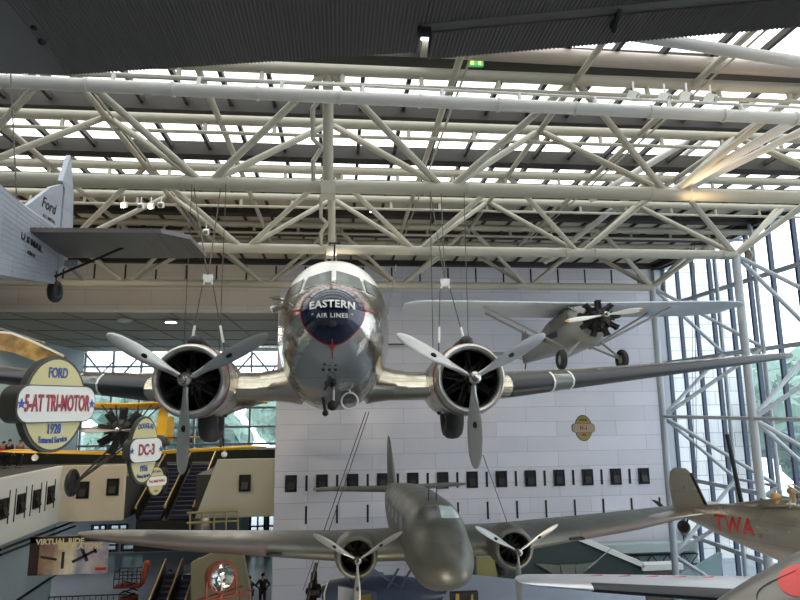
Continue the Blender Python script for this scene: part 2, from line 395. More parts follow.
for i, x in enumerate((-12.55, -9.5, -6.45, -3.4, 2.7, 5.75, 8.8, 11.85)):
    e = empty('roof_purlin', (x, 11.2, 7.95), 0, 'slender cream tube running away along the roof, %s from the left' % ORD[i], 'tube', 'lengthwise roof tubes')
    MB().tube((0, 0, 0), (0, 18.6, 0), .085, 10).build('tube', M_TRUSS, e)
    if i % 2 == 0: MB().tube((.22, 0, -.05), (.22, 18.6, -.05), .03, 6).build('conduit', M_TRUSS, e)
# extra straight pipes
def pipe(p, q, r, label, name='ceiling_pipe', col=M_PIPE, collars=0, thin=None, ext=.6):
    p, q = Vector(p), Vector(q); d = q-p; p = p-d*ext; q = q+d*.15
    e = empty(name, (0, 0, 0), 0, label, 'pipe'); e.location = p; q = q-p; p0 = Vector((0, 0, 0))
    MB().tube(p0, q, r, 18).build('tube', col, e)
    n = int(q.length/1.75); u = q.normalized()
    if collars:
        for i in range(1, n):
            c = u*(1.75*i); MB().tube(c-u*.03, c+u*.03, r*1.14, 18).build('collar', col, e)
    if thin:
        t = Vector(thin)
        b = MB().tube(t, q+t, .035, 8)
        for i in range(1, n): c = u*(1.75*i+.5); b.tube(c+t, c+t*.4, .05, 8)
        b.build('conduit', col, e)
    return e
pipe(atY(0, 81, 12.5), atY(800, 119, 12.5), .14, 'long white collared pipe crossing the hall in front of the nearest truss', collars=1, thin=(0, .1, .34))
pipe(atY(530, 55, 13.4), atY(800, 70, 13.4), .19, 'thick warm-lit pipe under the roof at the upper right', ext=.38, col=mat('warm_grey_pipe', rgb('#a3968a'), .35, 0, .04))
pipe(atY(600, 30, 11), atY(800, 62, 11)*1.0, .12, 'bare diagonal tube under the skylight at the upper right corner', ext=.0)
pipe(atZ(672, 192, 5.75), atY(800, 118, 13.9), .12, 'warm-lit slanting tube rising right from the nearest truss', ext=0)
pipe(atY(684, 190, 15.9), atY(800, 132, 14.6), .1, 'lower warm-lit slanting tube rising right from the nearest truss', ext=0)
pipe(atY(590, 200, 19.5), atY(735, 112, 18), .11, 'slanting cream duct tube behind the nearest truss at right', ext=0)
pipe(atY(545, 262, 27.5), atY(690, 150, 20.5), .12, 'long slanting cream tube climbing from the far truss at right', ext=0)
# ------------------------------------------------------------------ window trusses (columns)
def window_truss(d, label):
    e = empty('window_truss', (14.9, d, ZF), 0, label, 'truss', 'tubular window trusses')
    z0 = -ZF
    MB().tube((0, 0, 0), (0, 0, ZB_+z0), .15, 16).build('column', M_GREYTUBE, e)
    for s in (-1, 1): MB().tube((4.25, s*1.5, 0), (4.25, s*1.5, 8.4+z0), .1, 12).build('outer_chord', M_GREYTUBE, e)
    zi = [ZB_, -.5, -6.6]; zo = [8.0, 2.55, -3.55, -9.6]
    for i, z in enumerate(zi):
        for s in (-1, 1):
            if i: MB().tube((0, 0, z+z0), (4.25, s*1.5, zo[i]+z0), .085, 8).build('brace', M_GREYTUBE, e)
            MB().tube((0, 0, z+z0), (4.25, s*1.5, zo[i+1]+z0), .085, 8).build('brace', M_GREYTUBE, e)
    for z in zo[1:3]: MB().tube((4.25, -1.5, z+z0), (4.25, 1.5, z+z0), .07, 8).build('tie', M_GREYTUBE, e)
for d, l in ((21.6, 'tall grey tubular window truss standing right of the red-lettered plane tail'), (28.0, 'middle grey tubular window truss in front of the glass wall'),): window_truss(d, l)
b = MB().tube((14.9, 6, -.5), (14.9, 28, -.5), .07, 10); tag(b.build('tie_tube', M_GREYTUBE), 'long horizontal grey tube linking the window truss columns', 'tube')
# ------------------------------------------------------------------ aircraft helpers
def ring(y, hw, top, bot, zc=None, ex=2.2, n=36, x=0):
    zc = (top+bot)/2 if zc is None else zc; R = []
    for k in range(n):
        t = 2*PI*k/n; c, s = math.cos(t), math.sin(t)
        px = hw*math.copysign(abs(c)**(2/ex), c); pz = math.copysign(abs(s)**(2/ex), s)
        R.append(Vector((x+px, y, zc+(top-zc)*pz if pz > 0 else zc+(zc-bot)*pz)))
    return R
def interp(tab, steps=4):
    out = []
    for i in range(len(tab)-1):
        p0 = tab[max(i-1, 0)]; p1 = tab[i]; p2 = tab[i+1]; p3 = tab[min(i+2, len(tab)-1)]
        for k in range(steps):
            t = k/steps; row = []
            for a, b_, c, d in zip(p0, p1, p2, p3):
                v = .5*((2*b_)+(-a+c)*t+(2*a-5*b_+4*c-d)*t*t+(-a+3*b_-3*c+d)*t**3)
                row.append(min(max(v, min(b_, c)-abs(c-b_)*.1), max(b_, c)+abs(c-b_)*.1))
            out.append(row)
    out.append(list(tab[-1])); return out
def foil(x, le, te, z, th, n=12, camber=.02, x0=0, x1=1, grow=0):
    """closed section in the yz plane at span x"""
    c = te-le; up, lo = [], []
    for k in range(n+1):
        u = x0+(x1-x0)*(1-math.cos(PI*k/n))/2 if x1 == 1 else x0+(x1-x0)*(k/n)**2
        t = 5*th*(.2969*math.sqrt(u)-.126*u-.3516*u*u+.2843*u**3-.1036*u**4)*c+grow
        cz = camber*c*4*u*(1-u)
        up.append(Vector((x, le+u*c-(grow if k == 0 else 0), z+cz+t))); lo.append(Vector((x, le+u*c-(grow if k == 0 else 0), z+cz-t)))
    return list(reversed(up)) + lo[1:]
def wing_mb(secs, **kw):
    b = MB(); b.loft([foil(*s, **kw) for s in secs]); return b
def lerp_secs(secs, xa, xb, n=6):
    def at(x):
        for a, c in zip(secs, secs[1:]):
            lo, hi = min(a[0], c[0]), max(a[0], c[0])
            if lo <= x <= hi and hi > lo:
                t = (x-a[0])/(c[0]-a[0]); return tuple(p+(q-p)*t for p, q in zip(a, c))
        return secs[-1]
    xs = sorted([xa, xb] + [s[0] for s in secs if min(xa, xb) < s[0] < max(xa, xb)], reverse=xa > xb)
    return [at(x) for x in xs]
def mirror(secs): return [(-s[0],)+tuple(s[1:]) for s in secs]
def boot(secs, xa, xb, u=.09, grow=.014):
    b = MB(); b.loft([foil(*s, n=6, x0=0, x1=u, grow=grow) for s in lerp_secs(secs, xa, xb)]); return b
def blade_mb(R, c, hubr=.12, tw0=50, tw1=18):
    rings = []
    for f, cf, tf in ((.0, .35, .33), (.12, .4, .34), (.25, .72, .22), (.45, 1, .12), (.65, 1.0, .09), (.85, .82, .07), (.95, .55, .06), (.99, .28, .05), (1, .08, .03)):
        r = hubr+(R-hubr)*f; tw = math.radians(tw0+(tw1-tw0)*min(1, f*1.1)); ch = c*cf/2; th = c*tf/2; rg = []
        for k in range(12):
            t = 2*PI*k/12; a = ch*math.cos(t); d = th*math.sin(t)
            rg.append(Vector((a*math.cos(tw)-d*math.sin(tw), a*math.sin(tw)+d*math.cos(tw), r)))
        rings.append(rg)
    return MB().loft(rings)
def propeller(par, loc, R, c, n, ang0, m=M_BLADE, hub=.16, label=None, tipcol=None, mark=True, dome=.34):
    h = MB(); h.lathe([(-dome, .001), (-dome*.93, hub*.3), (-dome*.8, hub*.38), (-dome*.55, hub*.42), (-dome*.5, hub*.7), (-.06, hub*.9), (.06, hub*.95), (.1, hub*.6), (.4, hub*.5)], n=20)
    ho = h.build('propeller', mat('hub_chrome', rgb('#b9b6b0'), .2, .95, .1), par, loc=loc)
    bl = None
    for k in range(n):
        a = ang0+2*PI*k/n
        if bl is None: bl = blade_mb(R, c).build('blade', m, ho, rot=(0, a, 0)); first = bl
        else: o = bl.copy(); COL.objects.link(o); o.parent = ho; o.rotation_euler = (0, a, 0)
        if tipcol:
            pass
    for k in range(n):
        a = ang0+2*PI*k/n; d = Vector((math.sin(a), 0, math.cos(a)))
        if tipcol:
            t = MB().ball((0, 0, R-.06), .5, 12, (c*.45, .03, .16)); t.build('blade_tip', tipcol, ho, rot=(0, a, 0))
        if mark:
            t = MB().ball((0, -.035, R*.52), .5, 10, (.09, .03, .13)); t.build('decal', M_DARK, ho, rot=(0, a, 0))
    return ho
def cylinder_mb(r0, r1, rad):
    prof = [(r0, rad*.6), (r0+.02, rad*.7)]; n = 9
    for k in range(n):
        z = r0+.03+(r1-r0-.05)*k/n; dz = (r1-r0)/n
        prof += [(z, rad*.72), (z+dz*.35, rad*.72), (z+dz*.4, rad), (z+dz*.75, rad)]
    prof += [(r1, rad*.9), (r1+.02, rad*.5), (r1+.02, .001)]
    b = MB().lathe(prof, axis='z', n=14)
    b.tube((rad*.5, -.13, r0), (rad*.45, -.1, r1), .018, 6).tube((-rad*.5, -.13, r0), (-rad*.45, -.1, r1), .018, 6)
    b.box((rad*.45, 0, r1), (rad*.7, .2, rad*.7)).box((-rad*.45, 0, r1), (rad*.7, .2, rad*.7))
    return b
def radial(par, loc, R, n, rad, name='engine', m=M_ENG, core=.3, off=0.0):
    b = MB().lathe([(-.32, .001), (-.3, core*.4), (-.2, core*.55), (-.14, core*.9), (.14, core), (.25, core*.9), (.3, .01)], n=24)
    for k in range(n): a = 2*PI*(k+.5)/n+off; b.tube((core*.5*math.sin(a), -.2, core*.5*math.cos(a)), (core*math.sin(a)*1.2, -.16, core*1.2*math.cos(a)), .03, 6)
    e = b.build(name, m, par, loc=loc); c = None
    for k in range(n):
        a = 2*PI*k/n+off
        if c is None: c = cylinder_mb(core*.8, R, rad).build('cylinder', m, e, rot=(0, a, 0))
        else: o = c.copy(); COL.objects.link(o); o.parent = e; o.rotation_euler = (0, a, 0)
    return e
def wheel(par, loc, R, w, axis='x', rot=None, hubm=M_DARK):
    b = MB(); r = w/2
    prof = [(r*.7, R*.45), (r, R*.62), (r*.95, R*.85), (r*.55, R*.97), (0, R), (-r*.55, R*.97), (-r*.95, R*.85), (-r, R*.62), (-r*.7, R*.45), (r*.7, R*.45)]
    b.lathe(prof, axis=axis, n=28); t = b.build('tire', M_BLACK, par, loc=loc, rot=rot)
    h = MB().lathe([(-r*.6, .001), (-r*.75, R*.15), (-r*.55, R*.46), (r*.55, R*.46), (r*.75, R*.15), (r*.6, .001)], axis=axis, n=20); h.build('wheel_hub', hubm, t)
    return t
def bvh_of(o): 
    me = o.data; return BVHTree.FromPolygons([v.co for v in me.vertices], [p.vertices[:] for p in me.polygons])
def hit_y(bv, x, z, off):
    h = bv.ray_cast(Vector((x, -60, z)), Vector((0, 1, 0)))
    return Vector((x, h[0].y-off, z)) if h[0] else None
def hit_side(bv, sgn, y, z, off):
    h = bv.ray_cast(Vector((sgn*60, y, z)), Vector((-sgn, 0, 0)))
    return Vector((h[0].x+sgn*off, y, z)) if h[0] else None
def decal(fn, outline, rings=6):
    """outline: list of 2D points; fn maps 2D -> 3D on a surface"""
    cx = sum(p[0] for p in outline)/len(outline); cy = sum(p[1] for p in outline)/len(outline)
    b = MB(); prev = None; pts = []
    for r in range(1, rings+1):
        t = r/rings; row = []
        for p in outline:
            q = fn(cx+(p[0]-cx)*t, cy+(p[1]-cy)*t); row.append(q)
        pts.append(row)
    c = b.bm.verts.new(fn(cx, cy)); R = [[b.bm.verts.new(q) if q else None for q in row] for row in pts]
    n = len(outline)
    for i in range(n):
        j = (i+1) % n
        if R[0][i] and R[0][j]: b.bm.faces.new((c, R[0][i], R[0][j]))
        for r in range(rings-1):
            q = (R[r][i], R[r][j], R[r+1][j], R[r+1][i])
            if all(q): b.bm.faces.new(q)
    return b
def dens(poly, m=6):
    out = []
    for a, c in zip(poly, poly[1:]+poly[:1]):
        for k in range(m): out.append((a[0]+(c[0]-a[0])*k/m, a[1]+(c[1]-a[1])*k/m))
    return out
def text_on(fn, txt, size, at, bold, m, name, par, flip=1, space=1.0, arc=0, sx=1.0):
    b = text_mb(txt, size, bold, 0.0, space)
    for v in b.bm.verts: v.co.x *= sx
    bmesh.ops.subdivide_edges(b.bm, edges=b.bm.edges, cuts=2)
    for v in list(b.bm.verts):
        x = v.co.x*flip+at[0]; z = v.co.y+at[1]+arc*v.co.x**2
        q = fn(x, z)
        if q: v.co = q
        else: b.bm.verts.remove(v)
    return b.build(name, m, par, False)
# ------------------------------------------------------------------ silver twin-engine airliner
def airliner():
    e = empty('airliner', (-.15, 12.0, .565), 0, 'large polished silver twin-engine airliner hanging at the centre with a navy nose', 'airplane')
    tab = [(-1.5, .02, 1.13, 1.07, 2), (-1.47, .2, 1.3, .9, 2), (-1.35, .42, 1.48, .65, 2), (-1.0, .7, 1.64, .25, 2.05), (-.5, .9, 1.76, -.05, 2.1), (-.15, .98, 1.84, -.25, 2.15), (.3, 1.05, 2.12, -.4, 2.2), (.7, 1.11, 2.36, -.5, 2.2), (1.15, 1.16, 2.58, -.55, 2.2), (2.0, 1.22, 2.74, -.6, 2.2), (4, 1.24, 2.72, -.6, 2.2), (8, 1.2, 2.72, -.5, 2.2), (12, .9, 2.7, .3, 2.1), (16, .45, 2.5, 1.2, 2), (18, .1, 2.2, 1.9, 2)]
    b = MB(); b.loft([ring(r[0], r[1], r[2], r[3], r[3]+(r[2]-r[3])*.5, r[4], 48) for r in interp(tab, 5)])
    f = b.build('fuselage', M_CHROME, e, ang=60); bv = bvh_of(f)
    F_ = lambda off: (lambda x, z: hit_y(bv, x, z, off))
    out = []
    for k in range(48):
        t = 2*PI*k/48; x = .56*math.sin(t); z = math.cos(t)
        if z < 0: z *= .60; x *= (1-abs(z/.60)**2.2*.25)
        else: z *= .43
        out.append((x, 1.12+z))
        red = [(x*1.03, 1.12+(z-1.12)*1.035-(.08 if abs(x) < .04 and z < 1 else 0)) for x, z in out]
    decal(F_(.012), red, 8).build('red_outline', M_RED, f, ang=60)
    n_ = decal(F_(.022), out, 8).build('nose_panel', M_NAVY, f, ang=60)
    text_on(F_(.03), 'EASTERN', .18, (0, 1.2), .006, M_WHITE, 'lettering', f, space=1.1, arc=-.16)
    text_on(F_(.03), '★ AIR LINES ★'.replace('★', '*'), .105, (0, 1.0), .003, M_WHITE, 'lettering', f, space=1.2)
    MB().ball((-.0, -1.47, .88), .08, 12, (1, .4, 1)).build('nose_light', M_BLACK, f)
    s = MB(); s.tube(hit_y(bv, 0, .62, .02), hit_y(bv, 0, .3, .02), .012, 6); s.build('red_stripe', M_RED, f)
    for s in (-1, 1):
        a = hit_y(bv, s*.57, 1.14, .02); c = hit_y(bv, s*.72, 1.16, .02)
        if a and c: MB().tube(a, c, .022, 6).build('red_stripe', M_RED, f)
    for s in (-1, 1):
        P = [(s*.045, 1.82), (s*.60, 1.72), (s*.52, 2.06), (s*.045, 2.22)]
        decal(F_(.02), dens(P), 6).build('windscreen_pane', M_GLASSD, f, ang=60)
        # side cockpit window projected from the side
        P = [(.66, 1.7), (.93, 1.62), (.80, 1.95), (.60, 2.06)]
        P = [(s*x, z) for x, z in P]
        decal(F_(.02), dens(P), 6).build('side_cockpit_window', M_GLASSD, f, ang=60)
        for k in range(7):
            y0 = 3+1.1*k; P = [(y0, 1.35), (y0+.5, 1.35), (y0+.5, 1.75), (y0, 1.75)]
            decal(lambda y, z, s=s: hit_side(bv, s, y, z, .012), dens(P, 2), 2).build('cabin_window', M_GLASSD, f)
    # top antenna, fittings under the nose
    b = MB().tube((0, 1.2, 2.6), (0, 1.2, 3.02), .02, 8).tube((-.13, 1.2, 3.0), (.13, 1.2, 3.0), .02, 8); b.build('antenna', M_DARK, e)
    b = MB().torus((.32, -.1, -.42), .155, .018, 'y', 28, 8).tube((.32, -.1, -.26), (.32, -.1, .12), .022, 8); b.build('loop_antenna', M_WHITE, e)
    b = MB().tube((.02, -.2, .1), (.02, -.2, -.55), .02, 8); b.build('probe', M_WHITE, e)
    MB().ball((-.0, -.2, -.5), .1, 14).build('black_bulb', M_BLACK, e); MB().ball((-.13, -.2, -.64), .06, 12).tube((-.13, -.2, -.64), (-.18, -.1, -.35), .03).build('probe', M_BLACK, e)
    for x in (-.16, -.05, .06): MB().ball((x, -.9, .12), .03, 8, (1, .5, 1)).build('intake', M_BLACK, e)
    b = MB().box((-1.16, .35, 1.62), (.22, .3, .05)).tube((-1.0, .35, 1.5), (-1.22, .3, 1.38), .075, 10).tube((-1.0, .4, 1.6), (-1.22, .3, 1.6), .03, 8); b.build('side_fitting', mat('fitting_chrome', rgb('#b5b0a8'), .25, .8, .1), e)
    # wings
    secs = [(0, 1.5, 6.0, -.12, .15), (3.9, 1.5, 5.9, -.12, .15), (4.4, 1.62, 5.85, -.08, .145), (6.0, 2.1, 6.2, .06, .115), (9.5, 3.4, 6.9, .42, .095), (12.8, 4.7, 7.6, .78, .08), (13.6, 5.3, 7.7, .87, .07), (14.0, 6.0, 7.5, .9, .06)]
    for s, ss in ((1, secs), (-1, mirror(secs))):
        wing_mb(ss, n=14).build('wing', M_ALU, e, ang=50)
        boot(ss, s*3.95, s*5.0).build('deicer_boot', M_BOOT, e, ang=60)
        boot(ss, s*5.5, s*13.5).build('deicer_boot', M_BOOT, e, ang=60)
        boot(ss, s*5.02, s*5.48, .08, .02).build('landing_light', mat('lamp_glass', rgb('#666b66'), .05, .2, .1), e, ang=60)
        for x in (5.0, 5.5): boot(ss, s*x-.02, s*x+.02, .085, .035).build('light_rim', M_WHITE, e)
        # wing root fillet
        fr = []
        for t in range(7):
            u = t/6; r = .5*(1-u)**2
            fr.append(foil(s*(.75+.85*u), 1.48-.3*(1-u)**2, 6.1, -.1+.12*(1-u)**2, .15+.08*(1-u)**2))
        MB().loft(fr).build('fillet', M_ALU, e, ang=60)
        # nacelle
        cx = s*2.725
        tab = [(1.16, .66, .66, -.66), (2.0, .7, .66, -.75), (3.2, .62, .5, -.75), (4.6, .4, .3, -.55), (6.2, .08, .1, -.12)]
        MB().loft([ring(r[0], r[1], r[2], r[3], 0, 2, 32, cx) for r in interp(tab, 4)]).build('nacelle', M_ALU, e, ang=60)
        c = MB().lathe([(1.35, .7), (.9, .73), (.5, .725), (.3, .71), (.2, .685), (.16, .65), (.17, .61), (.24, .575), (.4, .565), (1.2, .6)], n=48); co = c.build('cowling', M_COWL, e, loc=(cx, 0, 0), ang=60)
        MB().lathe([(.58, .729), (.52, .732), (.44, .728)], n=48).build('navy_band', M_NAVY, co)
        MB().lathe([(.46, .732), (.43, .73), (.41, .727)], n=48).build('red_band', M_RED, co)
        MB().lathe([(1.1, .0005), (1.1, .66)], n=32).build('firewall', M_BLACK, co)
        MB().lathe([(.3, .563), (.5, .56), (1.15, .56)], n=40).build('shade_liner', M_BLACK, co)  # black sleeve stands in for the shade inside the cowling
        radial(e, (cx, .62, 0), .53, 9, .1, core=.22)
        MB().tube((cx, .55, .76), (cx, 1.5, .7), .14, 16).ball((cx, .55, .76), .14, 14).build('air_scoop', M_BLACK, e)
        propeller(e, (cx, 0, 0), 1.72, .30, 3, PI+math.radians(0), hub=.17)
        wheel(e, (cx, 2.5, -.72), .56, .42)
        MB().tube((cx-.35, 2.6, -.1), (cx-.28, 2.5, -.72), .05).tube((cx+.35, 2.6, -.1), (cx+.28, 2.5, -.72), .05).build('gear_strut', M_DARK, e)
        b = MB().tube((cx+.25, 2.2, -.6), (cx+.9, 3.6, -.35), .09, 10).tube((cx+.6, 2.9, -.5), (cx+.95, 2.7, -.42), .05); b.build('exhaust', mat('exhaust_metal', rgb('#9a968e'), .3, .8, .2), e)
    # tail
    st = [(0, 15.2, 17.6, 2.2, .09), (3.2, 16.1, 17.6, 2.3, .08), (3.8, 16.8, 17.4, 2.3, .06)]
    for ss in (st, mirror(st)): wing_mb(ss).build('tailplane', M_ALU, e)
    b = MB(); b.loft([[Vector((v.z-zz, v.y, zz)) for v in foil(0, a, c, zz, .08)] for a, c, zz in ((14.2, 18, 2.2), (15.6, 18.2, 3.6), (16.6, 18.1, 4.4))]); b.build('fin', M_ALU, e)
    return e
airliner()
# ------------------------------------------------------------------ grey-green twin airliner
def b247():
    e = empty('grey_airliner', (3.0, 20.0, -4.43), math.radians(2.5), 'grey-green twin-engine airliner hanging low in front of the vents', 'airplane', ry=-.009)
    tab = [(-2.55, .02, .12, .06, 2), (-2.5, .25, .32, -.14, 2), (-2.3, .48, .52, -.36, 2), (-1.8, .7, .76, -.58, 2.1), (-1.2, .84, .98, -.76, 2.2), (-.7, .9, 1.12, -.9, 2.2), (-.3, .92, 1.42, -1, 2.3), (.1, .94, 1.55, -1, 2.3), (1.5, .98, 1.6, -.95, 2.3), (5, .95, 1.5, -.8, 2.3), (9, .6, 1.1, -.4, 2.1), (12.3, .15, .75, .2, 2)]
    f = MB().loft([ring(r[0], r[1], r[2], r[3], (r[2]+r[3])/2, r[4], 40) for r in interp(tab, 5)]).build('fuselage', M_B247, e, ang=60); bv = bvh_of(f)
    F_ = lambda off: (lambda x, z: hit_y(bv, x, z, off))
    for s in (-1, 1):
        P = [(s*.04, 1.16), (s*.66, 1.10), (s*.52, 1.40), (s*.04, 1.47)]
        decal(F_(.02), dens(P), 5).build('windscreen_pane', M_GLASSD if s < 0 else mat('bright_windscreen', rgb('#b9c6c6'), .1, .1, .1), f, ang=60)
        for k in range(5):
            y0 = .9+1.1*k; P = [(y0, .55), (y0+.5, .55), (y0+.5, .95), (y0, .95)]
            decal(lambda y, z, s=s: hit_side(bv, s, y, z, .012), dens(P, 2), 2).build('cabin_window', M_GLASSD, f)
    for x in (-.2, .05): MB().tube((x, .2, 1.55), (x+.03, .2, 1.95), .015, 6).build('antenna', M_DARK, e)
    MB().tube((0, -2.3, -.9), (0, -2.3, -1.5), .03, 6).build('probe', M_DARK, e)
    secs = [(0, .7, 4.8, -.15, .2), (2.6, .75, 4.7, -.12, .195), (3.2, .85, 4.6, -.08, .19), (7.5, 1.5, 4.3, .2, .17), (10.4, 2.3, 4.1, .42, .15), (11.2, 2.7, 3.9, .48, .12), (11.6, 3.1, 3.6, .5, .08)]
    for s, ss in ((1, secs), (-1, mirror(secs))):
        w = wing_mb(ss, n=14).build('wing', M_B247, e, ang=50)
        boot(ss, s*5.2, s*11.0, .05, .008).build('leading_edge_strip', mat('dull_brown_edge', rgb('#6d625c'), .5, .3, .1), e, ang=60)
        MB().box((s*5.0, 1.06, .0), (.5, .1, .07)).build('grille', M_DARK, e, False)
        cx = s*2.48
        tab = [(.78, .62, .62, -.62), (1.2, .62, .55, -.6), (2.4, .45, .3, -.5), (3.6, .1, .0, -.2)]
        MB().loft([ring(r[0], r[1], r[2], r[3], 0, 2, 28, cx) for r in interp(tab, 4)]).build('nacelle', M_B247, e, ang=60)
        co = MB().lathe([(.9, .66), (.4, .67), (.1, .64), (0, .58), (.0, .52), (.1, .475), (.7, .49)], n=40).build('cowling', M_B247, e, loc=(cx, 0, 0), ang=60)
        MB().lathe([(.7, .0005), (.7, .55)], n=24).build('firewall', M_BLACK, co)
        MB().lathe([(.12, .462), (.3, .46), (.72, .46)], n=36).build('shade_liner', M_BLACK, co)  # added dark sleeve: shade around the cylinders put in as black colour
        radial(e, (cx, .5, 0), .42, 9, .07, core=.18)
        propeller(e, (cx, -.3, 0), 1.55, .21, 3, PI+.02, hub=.14)
        wheel(e, (cx, 1.5, -.75), .42, .28)
    st = [(0, 10.4, 12.6, .55, .09), (3.2, 11.0, 12.5, .62, .08), (3.8, 11.4, 12.2, .62, .06)]
    for ss in (st, mirror(st)): wing_mb(ss).build('tailplane', M_B247, e)
    b = MB(); b.loft([[Vector((v.z-zz, v.y, zz)) for v in foil(0, a, c, zz, .09)] for a, c, zz in ((10.0, 13.0, .6), (10.8, 13.0, 1.8), (11.6, 12.8, 2.8), (12.0, 12.5, 3.05))]); b.build('fin', M_B247, e)
b247()
# ------------------------------------------------------------------ high-wing monoplane
def monoplane():
    p0 = Vector((8.1, 20.7, 0)); z0 = atY(580, 313, 21).z
    e = empty('monoplane', (p0.x, p0.y, z0), math.radians(-1.5), 'small grey high-wing monoplane with a bare radial engine hanging at right', 'airplane', rx=math.radians(-2.5)); e.scale = (1, 1, .86)
    tab = [(-1.75, .42, -.25, -1.35, 2.4), (-1.2, .55, -.05, -1.5, 2.8), (-.4, .6, .05, -1.55, 3.5), (1.5, .6, 0, -1.5, 3.5), (3.5, .42, -.3, -1.35, 3), (6.9, .06, -.75, -1.2, 2.5)]
    f = MB().loft([ring(r[0], r[1], r[2], r[3], (r[2]+r[3])/2, r[4], 32) for r in interp(tab, 4)]).build('fuselage', M_GREYF, e, ang=50)
    MB().prism([(-.5, -1.35, -.28), (.5, -1.35, -.28), (.56, -.6, .12), (-.56, -.6, .12)], (0, .05, .04)).build('windscreen', M_GLASSW, e, False)
    for s in (-1, 1): 
        MB().prism([(s*.6, -.9, -.25), (s*.61, .9, -.25), (s*.61, .9, -.7), (s*.6, -1.0, -.65)], (s*.02, 0, 0)).build('cabin_window', M_GLASSD, e, False)
        MB().prism([(s*.61, .2, -1.0), (s*.62, 2.2, -.85), (s*.6, 2.2, -.7), (s*.61, .2, -.75)], (s*.012, 0, 0)).build('dark_flash', M_DARK, e, False)
    secs = [(0, -.9, 1.75, .12, .09), (4.9, -.9, 1.75, .2, .09), (5.6, -.75, 1.5, .22, .085), (5.95, -.4, 1.2, .23, .07)]
    for s, ss in ((1, secs), (-1, mirror(secs))):
        wing_mb(ss).build('wing', M_GREYP, e, ang=50)
        for dy, x in ((-.45, 3.3), (.75, 3.0)): MB().tube((s*.6, dy*.6, -1.45), (s*x, dy, .1), .045, 8).build('wing_strut', M_GREYF, e)
        MB().tube((s*.35, -1.2, -1.45), (s*.95, -1.3, -2.1), .045).tube((s*.45, -.2, -1.5), (s*.95, -1.2, -2.1), .045).tube((0, -1.1, -1.62), (s*.95, -1.25, -2.1), .035).build('gear_strut', M_GREYF, e)
        wheel(e, (s*1.0, -1.25, -2.13), .38, .2, hubm=M_GREYF)
    radial(e, (0, -2.1, -.75), .64, 9, .1, core=.36, m=M_ENG); MB().torus((0, -1.95, -.75), .42, .05, 'y', 28, 8).build('exhaust_ring', M_ENG, e)
    h = propeller(e, (0, -2.55, -.72), 1.25, .2, 2, math.radians(80), m=mat('pale_blade', rgb('#d2d2cc'), .3, .3, .05), hub=.13, tipcol=M_YEL, mark=False)
    st = [(0, 5.2, 6.6, -.8, .06), (1.9, 5.4, 6.5, -.8, .06), (2.2, 5.8, 6.3, -.8, .05)]
    for ss in (st, mirror(st)): wing_mb(ss).build('tailplane', M_GREYP, e)
    b = MB(); b.loft([[Vector((v.z-zz, v.y, zz)) for v in foil(0, a, c, zz, .05)] for a, c, zz in ((5.4, 7.2, -.85), (5.9, 7.2, 0), (6.3, 7.0, .45))]); b.build('fin', M_GREYF, e)
    for s in (-1, 1): MB().tube((s*.08, 6.0, -1.15), (s*1.2, 6.0, -.8), .025, 6).build('tail_strut', M_GREYF, e)
    MB().tube((0, 6.6, -1.2), (0, 6.8, -1.5), .03, 6).build('tail_skid', M_DARK, e)
monoplane()
